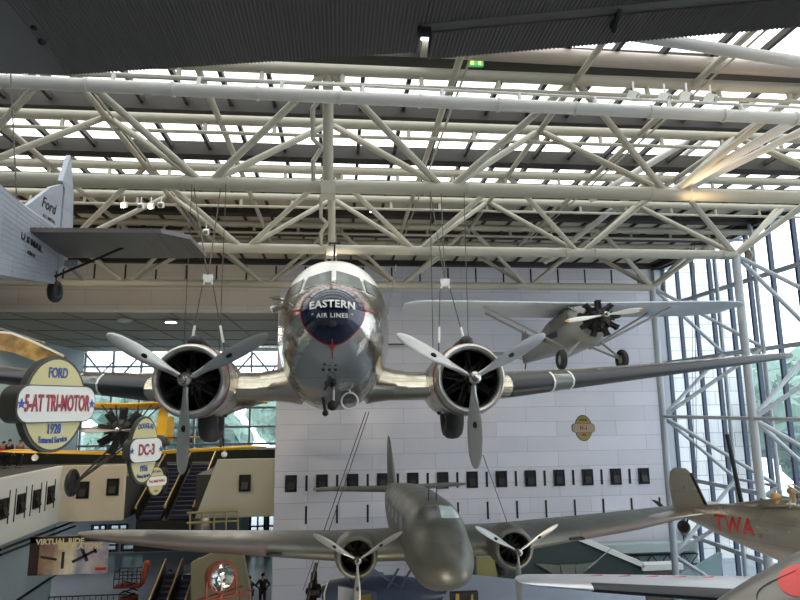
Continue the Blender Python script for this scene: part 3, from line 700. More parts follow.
# ------------------------------------------------------------------ red-lettered mail plane at right
def mailplane():
    e = empty('mail_plane', (10.75, 18.9, -3.2), math.radians(37), 'bare metal mail plane with three big red letters in front of the glass wall', 'airplane')
    S = .86
    tab = [(-7.2, .55, .35, -1.0, 2), (-6.4, .8, .55, -1.3, 2), (-5, .88, .62, -1.45, 2.1), (-3.6, .82, .58, -1.45, 2.1), (-2.4, .62, .48, -1.15, 2.1), (-1.0, .42, .36, -.72, 2), (0, .22, .18, -.35, 2), (.75, .04, .02, -.12, 2)]
    tab = [(a*S, b_*S, c*S, d*S, g) for a, b_, c, d, g in tab]
    f = MB().loft([ring(r[0], r[1], r[2], r[3], (r[2]+r[3])/2, r[4], 36) for r in interp(tab, 5)]).build('fuselage', M_ALPHA, e, ang=60); bv = bvh_of(f)
    G = lambda off, s=-1: (lambda y, z: hit_side(bv, s, y, z, off))
    text_on(G(.012), 'TWA', .62, (-1.32, -.2), .014, M_RED, 'lettering', f, flip=-1, space=1.15, sx=.72)
    # text runs tail to nose on the side facing the camera
    for y0 in (-4.1, -4.9, -5.7):
        P = [(y0, -.35), (y0+.42, -.35), (y0+.42, .12), (y0, .12)]
        decal(G(.015), dens(P, 3), 3).build('cabin_window', M_GLASSD, f)
    b = MB(); b.loft([[Vector((v.z-zz, v.y, zz)) for v in foil(0, a, c, zz, .08)] for a, c, zz in ((-.45, .6, .05), (-.2, .66, .8), (-.05, .6, 1.15), (.1, .45, 1.27))]); b.build('fin', M_ALPHA, e)
    b = MB().tube((.0, -.44, .2), (.0, -.06, 1.13), .05, 8); b.build('fin_edge', M_DARK, e)
    st = [(0, -.55, .5, .0, .09), (1.7, -.2, .5, .03, .08), (2.1, .1, .4, .03, .06)]
    for ss in (st, mirror(st)):
        wing_mb(ss).build('tailplane', M_ALPHA, e); 
    wheel(e, (0, .3, -.5), .2, .1)
    MB().tube((0, .25, -.5), (0, .1, -.1), .03).build('tail_strut', M_DARK, e)
    # open cockpit with windscreen
    MB().loft([ring(-2.75, .28, .62, .4, .45, 2, 20), ring(-2.3, .3, .6, .35, .4, 2, 20), ring(-1.3, .12, .38, .1, .2, 2, 20), ring(-.8, .03, .26, .1, .2, 2, 20)]).build('headrest_fairing', M_ALPHA, e, ang=60)
    g = glass_mat('screen_glass', (.75, .78, .75), .12, .03)
    b = MB(); b.loft([[(-.34, -3.7, .42), (-.2, -2.75, .98), (.2, -2.75, .98), (.34, -3.7, .42)], [(-.36, -1.9, .36), (-.1, -2.0, .5), (.1, -2.0, .5), (.36, -1.9, .36)]], close=False, caps=False); b.build('windscreen', g, e, False)
    for nm_, c_, r_ in (('headrest_pad', (-.2, -2.42, .68), .13), ('headrest_pad', (.1, -2.75, .82), .13)):
        MB().ball(c_, r_, 14, (1, 1, .85)).tube(Vector(c_)-Vector((0, 0, .05)), Vector(c_)-Vector((0, 0, .3)), .08).build(nm_, mat('tan_leather', rgb('#c79a5e'), .5, 0, .1), e)
    MB().path([(-.34, -3.7, .44), (-.2, -2.75, 1.0), (.2, -2.75, 1.0), (.34, -3.7, .44)], .022, 6).build('windscreen_frame', M_ALPHA, e)
    # low wing and gear, mostly under the frame
    secs = [(0, -6.2, -3.4, -1.05, .14), (2.6, -6.0, -3.6, -1.0, .13), (5.0, -5.6, -3.9, -.85, .1), (5.5, -5.2, -4.2, -.82, .07)]
    for ss in (secs, mirror(secs)): wing_mb(ss).build('wing', M_ALPHA, e, ang=50)
    MB().tube((0, -2.2, .5), (0, -1.95, .55), .02).build('handle', M_DARK, e)
    co = MB().lathe([(-6.0, .68), (-6.5, .70), (-6.8, .62), (-6.8, .5), (-6.2, .5)], c=(0, 0, -.3), n=32).build('cowling', M_ALPHA, e)
    radial(e, (0, -6.5, -.3), .5, 9, .08); propeller(e, (0, -7.0, -.3), 1.3, .2, 2, .8)
    return e
MP = mailplane()
bpy.context.view_layer.update()
# ------------------------------------------------------------------ tri-motor overhead: wing, tail
def trimotor():
    e = empty('corrugated_airliner', (-4.75, 10.6, 2.1), 0, 'corrugated metal airliner overhead, tail at left and wing across the top', 'airplane')
    o = Vector(e.location)
    ZW = 3.35
    def P(x, y, z=ZW): return atZ(x, y, z)
    A, B, C_ = P(66, 75), P(418, 52), P(434, 57); D = P(800, 25)
    uo = (D-C_).normalized()
    # inboard corrugated panel
    def corr(x0, x1, yte, yle, zb, pitch=.036, amp=.007, thick=.03):
        b = MB(); n = int((x1-x0)/pitch*4); rows = []
        for j, t in enumerate((0, .5, 1)):
            lo = []
            for i in range(n+1):
                x = x0+(x1-x0)*i/n; yy = yte(x)*(1-t)+yle(x)*t
                z = zb+amp*math.cos(2*PI*i/4)
                lo.append(Vector((x, yy, z))-o)
            rows.append(lo)
        top = [[v+Vector((0, 0, thick+.35*(j/2))) for v in r] for j, r in enumerate(rows)]
        b.loft(rows, close=False, caps=False)
        b.loft([[r[0] for r in (top[0], top[2])], [r[-1] for r in (top[0], top[2])]], close=False, caps=False)
        b.loft([rows[0], top[0]], close=False, caps=False); b.loft([rows[2], top[2]], close=False, caps=False)
        return b
    te1 = lambda x: A.y+(B.y-A.y)*(x-A.x)/(B.x-A.x)
    te2 = lambda x: C_.y+(D.y-C_.y)*(x-C_.x)/(D.x-C_.x)
    gA, gD = P(420, 28), P(800, -8)
    gap = lambda x: gA.y+(gD.y-gA.y)*(x-gA.x)/(gD.x-gA.x)
    le = lambda x: -.2
    corr(A.x, B.x, te1, le, ZW).build('wing_panel', M_CORR, e, ang=80)
    XE = 7.2
    corr(B.x, XE, lambda x: gap(x)-.05, le, ZW).build('wing_panel', M_CORR, e, ang=80)
    corr(B.x+.1, XE, te2, lambda x: gap(x)+.06, ZW-.02).build('aileron', M_CORR, e, ang=80)
    b = MB(); b.box(((B.x+XE)/2-o.x, (gap(B.x)+gap(XE))/2-o.y, ZW+.02-o.z), (math.hypot(XE-B.x, gap(XE)-gap(B.x)), .12, .05), Matrix.Rotation(math.atan2(gap(XE)-gap(B.x), XE-B.x), 3, 'Z')); b.build('hinge_strip', M_SMOOTHD, e, False)
    for px, py, kx in ((616, 12, 0), (620, 12, 1)):
        if kx: continue
        h = P(px, py)
        MB().prism([h-o+Vector((0, -.06, 0)), h-o+Vector((.0, .16, 0)), h-o+Vector((.0, .1, -.13))], (.03, 0, 0)).build('aileron_horn', M_BLACK, e, False)
    h = P(424, 28); MB().box(h-o+Vector((0, 0, -.03)), (.12, .06, .08)).build('hinge_bracket', M_BLACK, e, False)
    # smooth root fillet left of the corrugation
    R0 = P(24, 0); 
    q = [Vector((-9.0, A.y+.05, ZW)), Vector((A.x, A.y, ZW)), Vector((R0.x, R0.y, ZW)), Vector((R0.x+.3, -.2, ZW)), Vector((-9.0, -.2, ZW))]
    MB().prism([v-o for v in q], (0, 0, .3)).build('wing_root', M_SMOOTHD, e, False)
    MB().ball(P(34, 27)-o, .03, 8).build('drain_hole', M_BLACK, e); MB().ball(P(42, 41)-o, .04, 8).build('drain_hole', M_BLACK, e)
    # fuselage (box-sided, corrugated) tapering to the tail
    b = MB(); rings = []
    tT, tB, nT, nB = atY(42, 228, 10.6).z, atY(46, 284, 10.6).z, atY(0, 202, 9.1).z, atY(0, 278, 9.1).z
    def fz(y): t = -y/1.5; return tT+(nT-tT)*t, tB+(nB-tB)*t
    for y, hw in ((0, .03), (-1.5, .2), (-3.2, .5), (-5.5, .8), (-8.0, .85)):
        zt, zb = fz(max(y, -3.2))
        rings.append([Vector((s*hw, y, z-o.z)) for s, z in ((1, zb), (1, zt-.08), (.6, zt), (-.6, zt), (-1, zt-.08), (-1, zb))])
    b.loft(rings); f = b.build('fuselage', M_FORD, e, False)
    rb = MB()
    for k in range(16):
        t = k/15
        p = [Vector((hw_+.002, yy_, fz(yy_)[1]+(fz(yy_)[0]-.09-fz(yy_)[1])*t-o.z)) for hw_, yy_ in ((.03, 0), (.2, -1.5), (.5, -3.2))]
        rb.path(p, .004, 4)
    rb.build('corrugation', M_FORD, f)
    # lettering on the side facing the camera
    for txt, sz, yy, zz in (('U S MAIL', .13, -1.2, atY(22, 243, 9.4).z), ('AM 9', .08, -1.2, atY(22, 254, 9.4).z)):
        t = text_mb(txt, sz, .003, .002)
        for v in t.bm.verts: v.co.x *= 1.7
        t.xform(Matrix.Rotation(PI/2, 4, 'X')); t.xform(Matrix.Rotation(PI/2+math.atan2(.17, 1.5), 4, 'Z'))
        t.xform(Matrix.Translation((.03+.17*1.2/1.5+.012, yy, zz-o.z))); t.build('lettering', M_DARK, f, False)
    # fin and rudder
    fin = [(0, -1.3, fz(-1.3)[0]-.05), (0, -.05, tT-.05), (0, -.05, 3.82), (0, -.45, 3.62)]
    MB().prism([Vector((-.03, y, z-o.z)) for _, y, z in fin], (.06, 0, 0)).build('fin', M_FORD, e, False)
    rud = [(0, 0, 2.2), (0, .3, 2.5), (0, .42, 3.2), (0, .34, 3.8), (0, .16, 4.3), (0, .1, 4.4), (0, -.12, 3.85), (0, -.0, 3.75)]
    MB().prism([Vector((-.04, y, z-o.z)) for _, y, z in rud], (.08, 0, 0)).build('rudder', M_FORD, e, False)
    t = text_mb('Ford', .25, .003, .001)
    for v in t.bm.verts: v.co.x += v.co.y*.25
    t.xform(Matrix.Rotation(PI/2, 4, 'X')); t.xform(Matrix.Rotation(PI/2, 4, 'Z')); t.xform(Matrix.Translation((.036, -.48, 3.28-o.z))); t.build('lettering', M_DARK, e, False)
    t = text_mb('ALL METAL', .09, .001, .001); t.xform(Matrix.Rotation(PI/2, 4, 'X')); t.xform(Matrix.Rotation(PI/2, 4, 'Z')); t.xform(Matrix.Translation((.036, -.45, 3.07-o.z))); t.build('lettering', M_DARK, e, False)
    # tailplane
    for s in (1, -1):
        b = MB(); n = 60; rows = []
        for yy in (-1.3, -.5, .3):
            r = []
            for i in range(n+1):
                x = .05+2.35*i/n
                dy = .35*max(0, (i/n-.85)/.15)
                y2 = yy + (dy if yy < -1 else 0) - (dy*.2 if yy > 0 else 0)
                r.append(Vector((s*x, y2, 2.61-o.z+.006*(i % 2)+.02*i/n)))
            rows.append(r)
        b.loft(rows, close=False, caps=False); b.loft([[v+Vector((0, 0, .07)) for v in r] for r in rows], close=False, caps=False)
        for r in (rows[0], rows[-1]): b.loft([r, [v+Vector((0, 0, .07)) for v in r]], close=False, caps=False)
        b.loft([[r[-1] for r in rows], [r[-1]+Vector((0, 0, .07)) for r in rows]], close=False, caps=False)
        b.build('tailplane', M_CORR, e, ang=10)
        MB().tube((s*.05, -.1, .1), (s*1.25, -.4, .55), .022, 8).build('tail_strut', M_DARK, e)
    wheel(e, (0, .05, -.12), .19, .13)
    MB().tube((0, 0, -.12), (0, -.05, .2), .05, 8).build('tail_post', M_BLACK, e)
    MB().box((.2, .15, .38), (.22, .12, .1)).tube((.12, .15, .35), (.36, .25, .12), .03).build('control_horn', M_GREYF, e, False)
trimotor()
# ------------------------------------------------------------------ yellow-winged biplane
def biplane():
    loc = atY(124, 432, 24.0)
    e = empty('biplane', loc, 0, 'yellow-winged biplane with black fuselage hanging behind the left propeller', 'airplane', rx=math.radians(-7))
    tab = [(-.1, .38, .38, -.38), (.8, .42, .45, -.5), (2.5, .42, .5, -.5), (4.5, .25, .35, -.3), (6.3, .05, .15, -.05)]
    MB().loft([ring(r[0], r[1], r[2], r[3], 0, 2.2, 24) for r in interp(tab, 4)]).build('fuselage', M_BIPF, e, ang=50)
    up = [(0, -.1, 1.3, 1.0, .09), (4.4, -.1, 1.3, 1.12, .09), (5.0, .3, 1.1, 1.13, .07)]; lo = [(0, .9, 2.1, -.72, .11), (4.3, .9, 2.1, -.55, .11), (4.95, 1.4, 1.9, -.52, .07)]
    for s in (1, -1):
        wing_mb(up if s > 0 else mirror(up)).build('upper_wing', M_YEL, e, ang=50)
        wing_mb(lo if s > 0 else mirror(lo)).build('lower_wing', M_YEL, e, ang=50)
        MB().tube((s*3.3, .2, 1.05), (s*3.3, 1.1, -.68), .04).tube((s*3.3, .9, 1.05), (s*3.3, 1.7, -.68), .04).build('wing_strut', M_BIPF, e)
        for a, c in (((.35, .2, .3), (.9, 0, 1.0)), ((.35, .6, .3), (.9, .9, 1.0)), ((.35, .3, .3), (.4, 0, 1.0))): MB().tube((s*a[0], a[1], a[2]), (s*c[0], c[1], c[2]), .025, 6).build('cabane_strut', M_BIPF, e)
        MB().tube((s*.3, .1, -.4), (s*1.45, -.1, -1.75), .035).tube((s*.3, 1.0, -.4), (s*1.45, -.1, -1.75), .035).tube((0, .4, -.5), (s*1.45, 0, -1.75), .025).build('gear_strut', M_BIPF, e)
        wheel(e, (s*1.55, -.1, -1.75), .48, .22)
    radial(e, (0, -.25, 0), .8, 9, .15, core=.46, m=M_ENG)
    propeller(e, (0, -.6, -.0), 1.3, .2, 2, PI/2, hub=.12, mark=False, m=mat('brown_blade', rgb('#8b8375'), .4, .2, .1))
    b = MB(); b.loft([[Vector((v.z-zz, v.y, zz)) for v in foil(0, a, c, zz, .07)] for a, c, zz in ((5.2, 6.8, .1), (5.5, 7.0, .8), (5.9, 6.8, 1.25))]); b.build('fin', M_YEL, e)
    st = [(0, 5.2, 6.4, .25, .06), (1.5, 5.6, 6.4, .25, .05)]
    for ss in (st, mirror(st)): wing_mb(ss).build('tailplane', M_YEL, e)
    for s in (-1, 1): MB().ball((s*3.45, 1.05, -.8), .12, 12).tube((s*3.45, 1.05, -.8), (s*3.45, 1.05, -.62), .03).build('running_light', mat('lamp_lens', rgb('#d5d5d0'), .1, 0, .05), e)
    b = MB().path([(2.6, .6, -1.0), (2.75, .7, -1.35), (3.0, .7, -1.45)], .05, 8)
    # wing-support fin standing behind the sign
    MB().prism([(1.05, .3, -.1), (1.4, .3, -.1), (1.42, .3, .75), (1.3, .3, .95), (1.12, .3, .9), (1.05, .3, .6)], (0, .1, 0)).build('yellow_panel', M_YEL, e, False)
biplane()
# ------------------------------------------------------------------ grey plane with red patch, bottom right
def lowplane():
    tip = atY(517, 581, 12.2)
    e = empty('red_marked_plane', (9.2, 12.0, tip.z), 0, 'pale metal plane at the bottom right corner with a red nose patch', 'airplane')
    o = Vector(e.location)
    L0 = tip-o
    a = atY(785, 595, 11.6)-o
    secs = []
    for t, w, th in ((0, .25, .06), (.02, .55, .1), (.06, .8, .13), (.3, 1.15, .15), (1, 1.9, .16)):
        p = L0.lerp(a, t); secs.append((p.x, p.y-w*.3, p.y+w*.7, p.z, th))
    W_ = wing_mb(secs, n=14).build('wing', mat('pale_silver_skin', rgb('#c9c9cb'), .3, .5, .06), e, ang=50); bw = bvh_of(W_)
    boot(secs, secs[0][0]+1.3, secs[-1][0], .12, .012).build('deicer_boot', M_BOOT, e, ang=60)
    b = MB()
    for k in range(5): 
        x = L0.x+1.6+.55*k; h = bw.ray_cast(Vector((x, L0.y+.12-.03*k, 5)), Vector((0, 0, -1))); b.box(h[0]+Vector((0, 0, .004)), (.28, .05, .012), Matrix.Rotation(.3, 3, 'Z'))
    b.build('red_lettering', mat('faded_red', rgb('#c4737b'), .5, 0, .1), e, False)
    p = atY(700, 619, 10.6)-o; q = atY(900, 523, 10.2)-o
    d = (q-p).normalized(); side = d.cross(Vector((0, 0, 1))).normalized(); up = side.cross(d)
    rings = []
    for t, r in ((0, .12), (.05, .3), (.15, .52), (.35, .74), (.6, .86), (1, .92), (1.3, .9)):
        c = p+(q-p)*t+up*(-r*.75); rings.append([c+side*r*math.cos(2*PI*k/32)+up*r*math.sin(2*PI*k/32) for k in range(32)])
    f = MB().loft(rings).build('fuselage', mat('warm_grey_skin', rgb('#76726a'), .38, .5, .08), e, ang=60)
    bv = bvh_of(f)
    def cast(px, py, off=.012):
        r = ray(px, py).normalized(); h = bv.ray_cast(-o, r)
        if not h[0]: return None
        nrm = h[1] if h[1].dot(r) < 0 else -h[1]
        return h[0]+nrm*off
    out = []
    for k in range(28): t = 2*PI*k/28; out.append((800+20*math.cos(t)*(1 if math.cos(t) > 0 else 1.1), 581+16*math.sin(t)))
    d2 = decal(lambda x, y: cast(x, y), out, 5); d2.build('red_patch', mat('bright_red', rgb('#d23c34'), .35, 0, .1), f, ang=60)
    ln = [cast(757+9*math.sin(t*.35)*-1+ t*3.0, 600-2.6*t) for t in range(12)]
    ln = [v for v in ln if v]
    if len(ln) > 2: MB().path(ln, .008, 5).build('panel_seam', M_DARK, f)
lowplane()
# ------------------------------------------------------------------ low blue biplane under the grey airliner
def lowblue():
    Y = 25.0
    p = atY(322, 588, Y)
    e = empty('blue_biplane', p, 0, 'dark blue biplane low behind the grey airliner, nose to the left', 'airplane')
    navy = mat('slate_blue_skin', rgb('#56627c'), .35, .1, .15, 2); lb = mat('light_slate_skin', rgb('#b3bccb'), .35, .1, .1, 2)
    # fuselage along +x
    rings = []
    for x, r in ((0, .5), (.3, .62), (1.2, .7), (2.6, .72), (4.2, .5), (5.4, .12)):
        rings.append([Vector((x, r*math.cos(2*PI*k/24), -.35+r*math.sin(2*PI*k/24))) for k in range(24)])
    MB().loft(rings).build('fuselage', navy, e, ang=50)
    en = radial(e, (-.3, 0, -.1), .65, 9, .1, core=.25); en.rotation_euler = (0, 0, -PI/2)
    MB().path([(0.15, -.7, -.9), (.1, -.68, 0), (.22, -.45, .35), (.35, 0, .42)], .03, 6).build('cowl_rim', M_WHITE, e)
    for yy in (-2.2, 2.2): pass
    # upper wing spans towards and away from the camera
    for nm, zz, y0, y1, mm in (('upper_wing', .62, 1.2, 6.5, navy), ('lower_wing', -1.0, -6.0, 6.0, navy)):
        b = MB(); b.loft([[Vector((v.y, yy, v.z)) for v in foil(0, .9, 2.7, zz, .09)] for yy in (y0, (y0+y1)/2, y1)]); b.build(nm, mm, e, ang=50)
    b = MB(); b.box((2.6, 1.9, .95), (2.2, .06, .16)); b.build('red_stripe', mat('dusty_red', rgb('#b84c50'), .5), e, False)
    b = MB(); b.box((2.4, 1.95, 1.14), (2.0, .06, .16)); b.build('white_stripe', M_WHITE, e, False)
    for x in (1.3, 2.4, 2.9): MB().tube((x, -.7, .1), (x+.45, -.6, .75), .045).build('wing_strut', navy, e)
    MB().tube((2.9, -.7, .05), (1.9, -.6, .75), .035).build('wing_strut', navy, e)
    b = MB().prism([(.6, -1.0, .3), (2.0, -1.0, -.0), (2.1, -1.0, -.9), (.6, -1.0, -.8)], (0, .2, 0)); b.build('side_panel', mat('mid_slate', rgb('#6d7788'), .4), e, False)
    b = MB().box((1.6, -1.3, -.5), (.35, .1, 1.1)); b.build('yellow_marking', mat('ochre', rgb('#a48a3c'), .5), e, False)
    MB().tube((-.9, -.4, -2), (-.2, -.4, 1.0), .07).build('gear_strut', M_DARK, e)
    e2 = empty('blue_grey_transport', atY(540, 590, 23), 0, 'pale blue-grey aircraft wing lying under the wing badge at the bottom', 'airplane')
    o = Vector(e2.location)
    q = [atY(458, 573, 25.2)-o, atY(540, 582, 24.6)-o, atY(645, 596, 24)-o, atY(655, 640, 20.5)-o, atY(425, 628, 21.0)-o]
    MB().prism(q, (0, 0, -.3)).build('wing', lb, e2, False)
    c = atY(507, 594, 23.9)-o
    t = text_mb('AIRWAYS SPL', .2, .002, .002); t.xform(Matrix.Rotation(.35, 4, 'X')); t.xform(Matrix.Rotation(-.12, 4, 'Z')); t.xform(Matrix.Translation(c+Vector((0, -.05, .07))))
    bpy.data.meshes  # lettering is unreadable in the photo; only short dashes are built
    t.bm.free()
    b = MB()
    for k in range(7): b.box(c+Vector((-.6+.2*k, 0, .05-.02*k)), (.12, .05, .02))
    b.build('dark_marks', M_DARK, e2, False)
    c = atY(464, 597, 22.2)-o; MB().box(c, (.95, .2, .35)).build('dark_panel', M_BLACK, e2, False)
    MB().box(c+Vector((-.25, -.12, 0)), (.12, .05, .3)).build('yellow_marking', mat('ochre', (0, 0, 0)), e2, False)
    MB().box(c+Vector((.25, -.12, .0)), (.07, .05, .2)).build('yellow_marking', mat('ochre', (0, 0, 0)), e2, False)
    return e
lowblue()
tag(MB().box(atY(486, 574, 31), (.95, .4, 1.6)).build('crate', mat('olive_crate', rgb('#8b8350'), .7, 0, .1), None, False), 'small olive-yellow box under the right engine of the grey airliner', 'box')
# ------------------------------------------------------------------ green booth wall with wing badge
Yb = 33.0
g1, g2, g3 = atY(472, 531, Yb), atY(561, 531, Yb), atY(643, 565, Yb)
zc = g2.z
b = MB().prism([(g1.x, Yb, ZF), (g3.x, Yb, ZF), (g3.x, Yb, g3.z-.1), (g2.x, Yb, zc-.1), (g1.x, Yb, zc-.1)], (0, .4, 0))
e = empty('exhibit_wall', (g1.x, Yb, ZF), 0, 'dark green partition wall with a sloping white top edge', 'wall panel')
b.xform(Matrix.Translation((-g1.x, -Yb, -ZF))).build('panel', mat('dark_green_panel', rgb('#36423f'), .7, 0, .05), e, False)
b = MB().prism([(g2.x, Yb-.15, zc-.12), (g3.x, Yb-.15, g3.z-.12), (g3.x, Yb-.15, g3.z+.14), (g2.x, Yb-.15, zc+.14)], (0, .7, 0)).xform(Matrix.Translation((-g1.x, -Yb, -ZF))); b.build('coping', M_WHITE, e, False)
g4 = atY(680, 566, Yb)
b = MB().box(((g3.x+g4.x)/2-g1.x, .2, g4.z/2-ZF/2-.1), (g4.x-g3.x, .4, g4.z-ZF-.2)); b.build('brick_pier', block_mat('brown_bricks', rgb('#6b5a4c'), rgb('#57483d'), rgb('#8a8078'), .5, .16), e, False)
b = MB().box(((g3.x+g4.x)/2-g1.x, .2, g4.z-ZF), (g4.x-g3.x+.2, .7, .28)); b.build('coping', M_WHITE, e, False)
# badge
c = atY(568, 570, Yb-.2)
e = empty('wing_badge', c, 0, 'large grey metal winged badge on the dark green partition', 'badge')
bm_ = mat('badge_metal', rgb('#77776c'), .5, .4, .15)
MB().prism([(-.38, 0, .26), (.42, 0, .26), (.36, 0, -.3), (0, 0, -.45), (-.3, 0, -.3)], (0, .12, 0)).build('shield', bm_, e, False)
for s in (-1, 1):
    b = MB()
    for k in range(5): b.prism([(s*.42, -.02*k, .24-.1*k), (s*(1.65-.22*k), -.02*k, .36-.12*k), (s*(1.35-.2*k), -.02*k, .16-.12*k), (s*.42, -.02*k, .1-.1*k)], (0, .08, 0))
    b.build('feather_wing', bm_, e, False)
b = MB().tube(atY(588, 568, Yb-.3), atY(612, 548, Yb-.3), .025); tag(b.build('rod', M_GREYTUBE), 'thin slanting grey rod above the winged badge', 'rod')
# grey ledge and truss behind
e = empty('ledge', atY(645, 547, 34.8), 0, 'pale grey-green ledge with a dark lattice railing at the wall foot', 'ledge')
MB().box((.3, 0, .0), (5.6, .6, .45)).build('slab', mat('pale_green_grey', rgb('#a8b4b2'), .7), e, False)
MB().box((.3, .2, -1.1), (5.6, .2, 1.9)).build('backing', mat('mid_green_grey', rgb('#7e8f8e'), .7), e, False)
b = MB()
for z in (-.4, -.95): b.tube((-2.4, -.1, z), (2.9, -.1, z), .05)
for k in range(6): b.tube((-2.4+.9*k, -.1, -.4), (-1.95+.9*k, -.1, -.95), .03).tube((-1.95+.9*k, -.1, -.95), (-1.5+.9*k, -.1, -.4), .03)
b.build('railing', M_DARK, e)
e = tag(MB().prism([atY(676, 579, 30), atY(700, 566, 30), atY(722, 553, 30), atY(722, 600, 30), atY(676, 600, 30)], (0, .3, 0)).build('teal_panel', mat('teal_grey', rgb('#8ba3a4'), .7), None, False), 'pale teal panel below the red-lettered plane', 'panel')
# dark pole, dark curved blade
pp, pq = atY(727, 434, 24), atY(742, 505, 24)
tag(MB().tube(pp, pq, .085, 10).build('pole', M_BLACK), 'thin straight black pole above the red-lettered plane', 'pole')
b = MB(); c0 = [atY(x, y, 30) for x, y in ((652, 500), (656, 502), (661, 506), (666, 512))]
b.loft([[p_+Vector((0, -.04, w)), p_+Vector((0, .04, w)), p_+Vector((0, .04, -w)), p_+Vector((0, -.04, -w))] for p_, w in zip(c0, (.02, .08, .13, .16))]); tag(b.build('curved_blade', M_DARK), 'small dark curved blade left of the red-lettered plane fin', 'blade')
# ------------------------------------------------------------------ signs
def sign(px, py, Y, rz, w, h, pw, ph, lines, label, stars=True, faces=None):
    e = empty('hanging_sign', atY(px, py, Y), rz, label, 'sign')
    n = 40; T = w*.14; M_CREAM, M_SIGNW = faces or (MATS['sign_cream'], MATS['sign_white'])
    ov = [(w/2*math.cos(2*PI*k/n), h/2*math.sin(2*PI*k/n)) for k in range(n)]
    MB().prism([(x*1.03, 0, z*1.03) for x, z in ov], (0, T, 0)).build('oval_body', M_SIGNEDGE, e, ang=40)
    MB().prism([(x*.96, -.012, z*.96) for x, z in ov], (0, .02, 0)).build('oval_face', M_CREAM, e, False)
    def rr(W, H, r, m=6):
        P = []
        for cx, cz, a0 in ((W/2-r, H/2-r, 0), (-W/2+r, H/2-r, 90), (-W/2+r, -H/2+r, 180), (W/2-r, -H/2+r, 270)):
            for k in range(m+1): a = math.radians(a0+90*k/m); P.append((cx+r*math.cos(a), cz+r*math.sin(a)))
        return P
    MB().prism([(x*1.03, -.05, z*1.06) for x, z in rr(pw, ph, ph*.35)], (0, pw*.27, 0)).build('plate_body', M_SIGNEDGE, e, ang=40)
    MB().prism([(x, -.06, z) for x, z in rr(pw, ph, ph*.35)], (0, .02, 0)).build('plate_face', M_SIGNW, e, False)
    for txt, sz, z, m, sx, arc in lines:
        t = text_mb(txt, sz, sz*.03, .002)
        for v in t.bm.verts: v.co.x *= sx; v.co.y += arc*v.co.x**2
        t.xform(ROTF).xform(Matrix.Translation((0, -.066 if abs(z) < ph/2 else -.018, z))).build('lettering', m, e, False)
    if stars:
        for s in (-1, 1):
            P = []
            for k in range(10): r = ph*.15*(1 if k % 2 == 0 else .42); a = PI/2+PI*k/5; P.append((s*pw*.46+r*math.cos(a)*.8, -.068, r*math.sin(a)))
            MB().prism(P, (0, .006, 0)).build('star', M_SIGNB, e, False)
    return e
sign(55, 404, 8.0, math.radians(62),   .84, 1.12, 1.04, .42, [('FORD', .17, .37, M_SIGNB, .6, 0), ('5-AT TRI-MOTOR', .27, 0, M_SIGNR, .42, 0), ('1928', .16, -.30, M_SIGNB, .6, 0), ('Entered Service', .1, -.43, M_SIGNB, .6, .35)], 'largest oval cream sign with red lettering on a white plate at the left edge')
sign(144, 450, 10.6, math.radians(58), .54, 1.04, .62, .36, [('DOUGLAS', .11, .38, M_SIGNB, .6, -.8), ('DC-3', .24, 0, M_SIGNR, .6, 0), ('1936', .13, -.29, M_SIGNB, .6, 0), ('Entered Service', .08, -.41, M_SIGNB, .5, 1.2)], 'mid-sized oval cream sign with blue stars, just left of the propeller blade')
sign(156, 481, 21.5, math.radians(45), .55, .9, .68, .3, [('PITCAIRN', .1, .3, M_SIGNB, .7, -.5), ('PA-5 MAILWING', .12, 0, M_SIGNR, .62, 0), ('1927', .1, -.32, M_SIGNB, .8, 0)], 'smallest oval sign with red plate lettering in front of the escalator', stars=False)
e = sign(583.5, 428, 30.5, math.radians(-12), .82, 1.24, 1.06, .42, [('HUGHES', .13, .4, M_DARK, .8, -.5), ('H-1', .3, 0, M_SIGNR, .8, 0), ('1935', .13, -.34, M_DARK, .8, 0)], 'round dull tan sign with side tabs hanging before the marble wall', stars=False, faces=(mat('dull_tan', rgb('#9c8a52'), .5), mat('dull_tan_plate', rgb('#a8997a'), .5)))
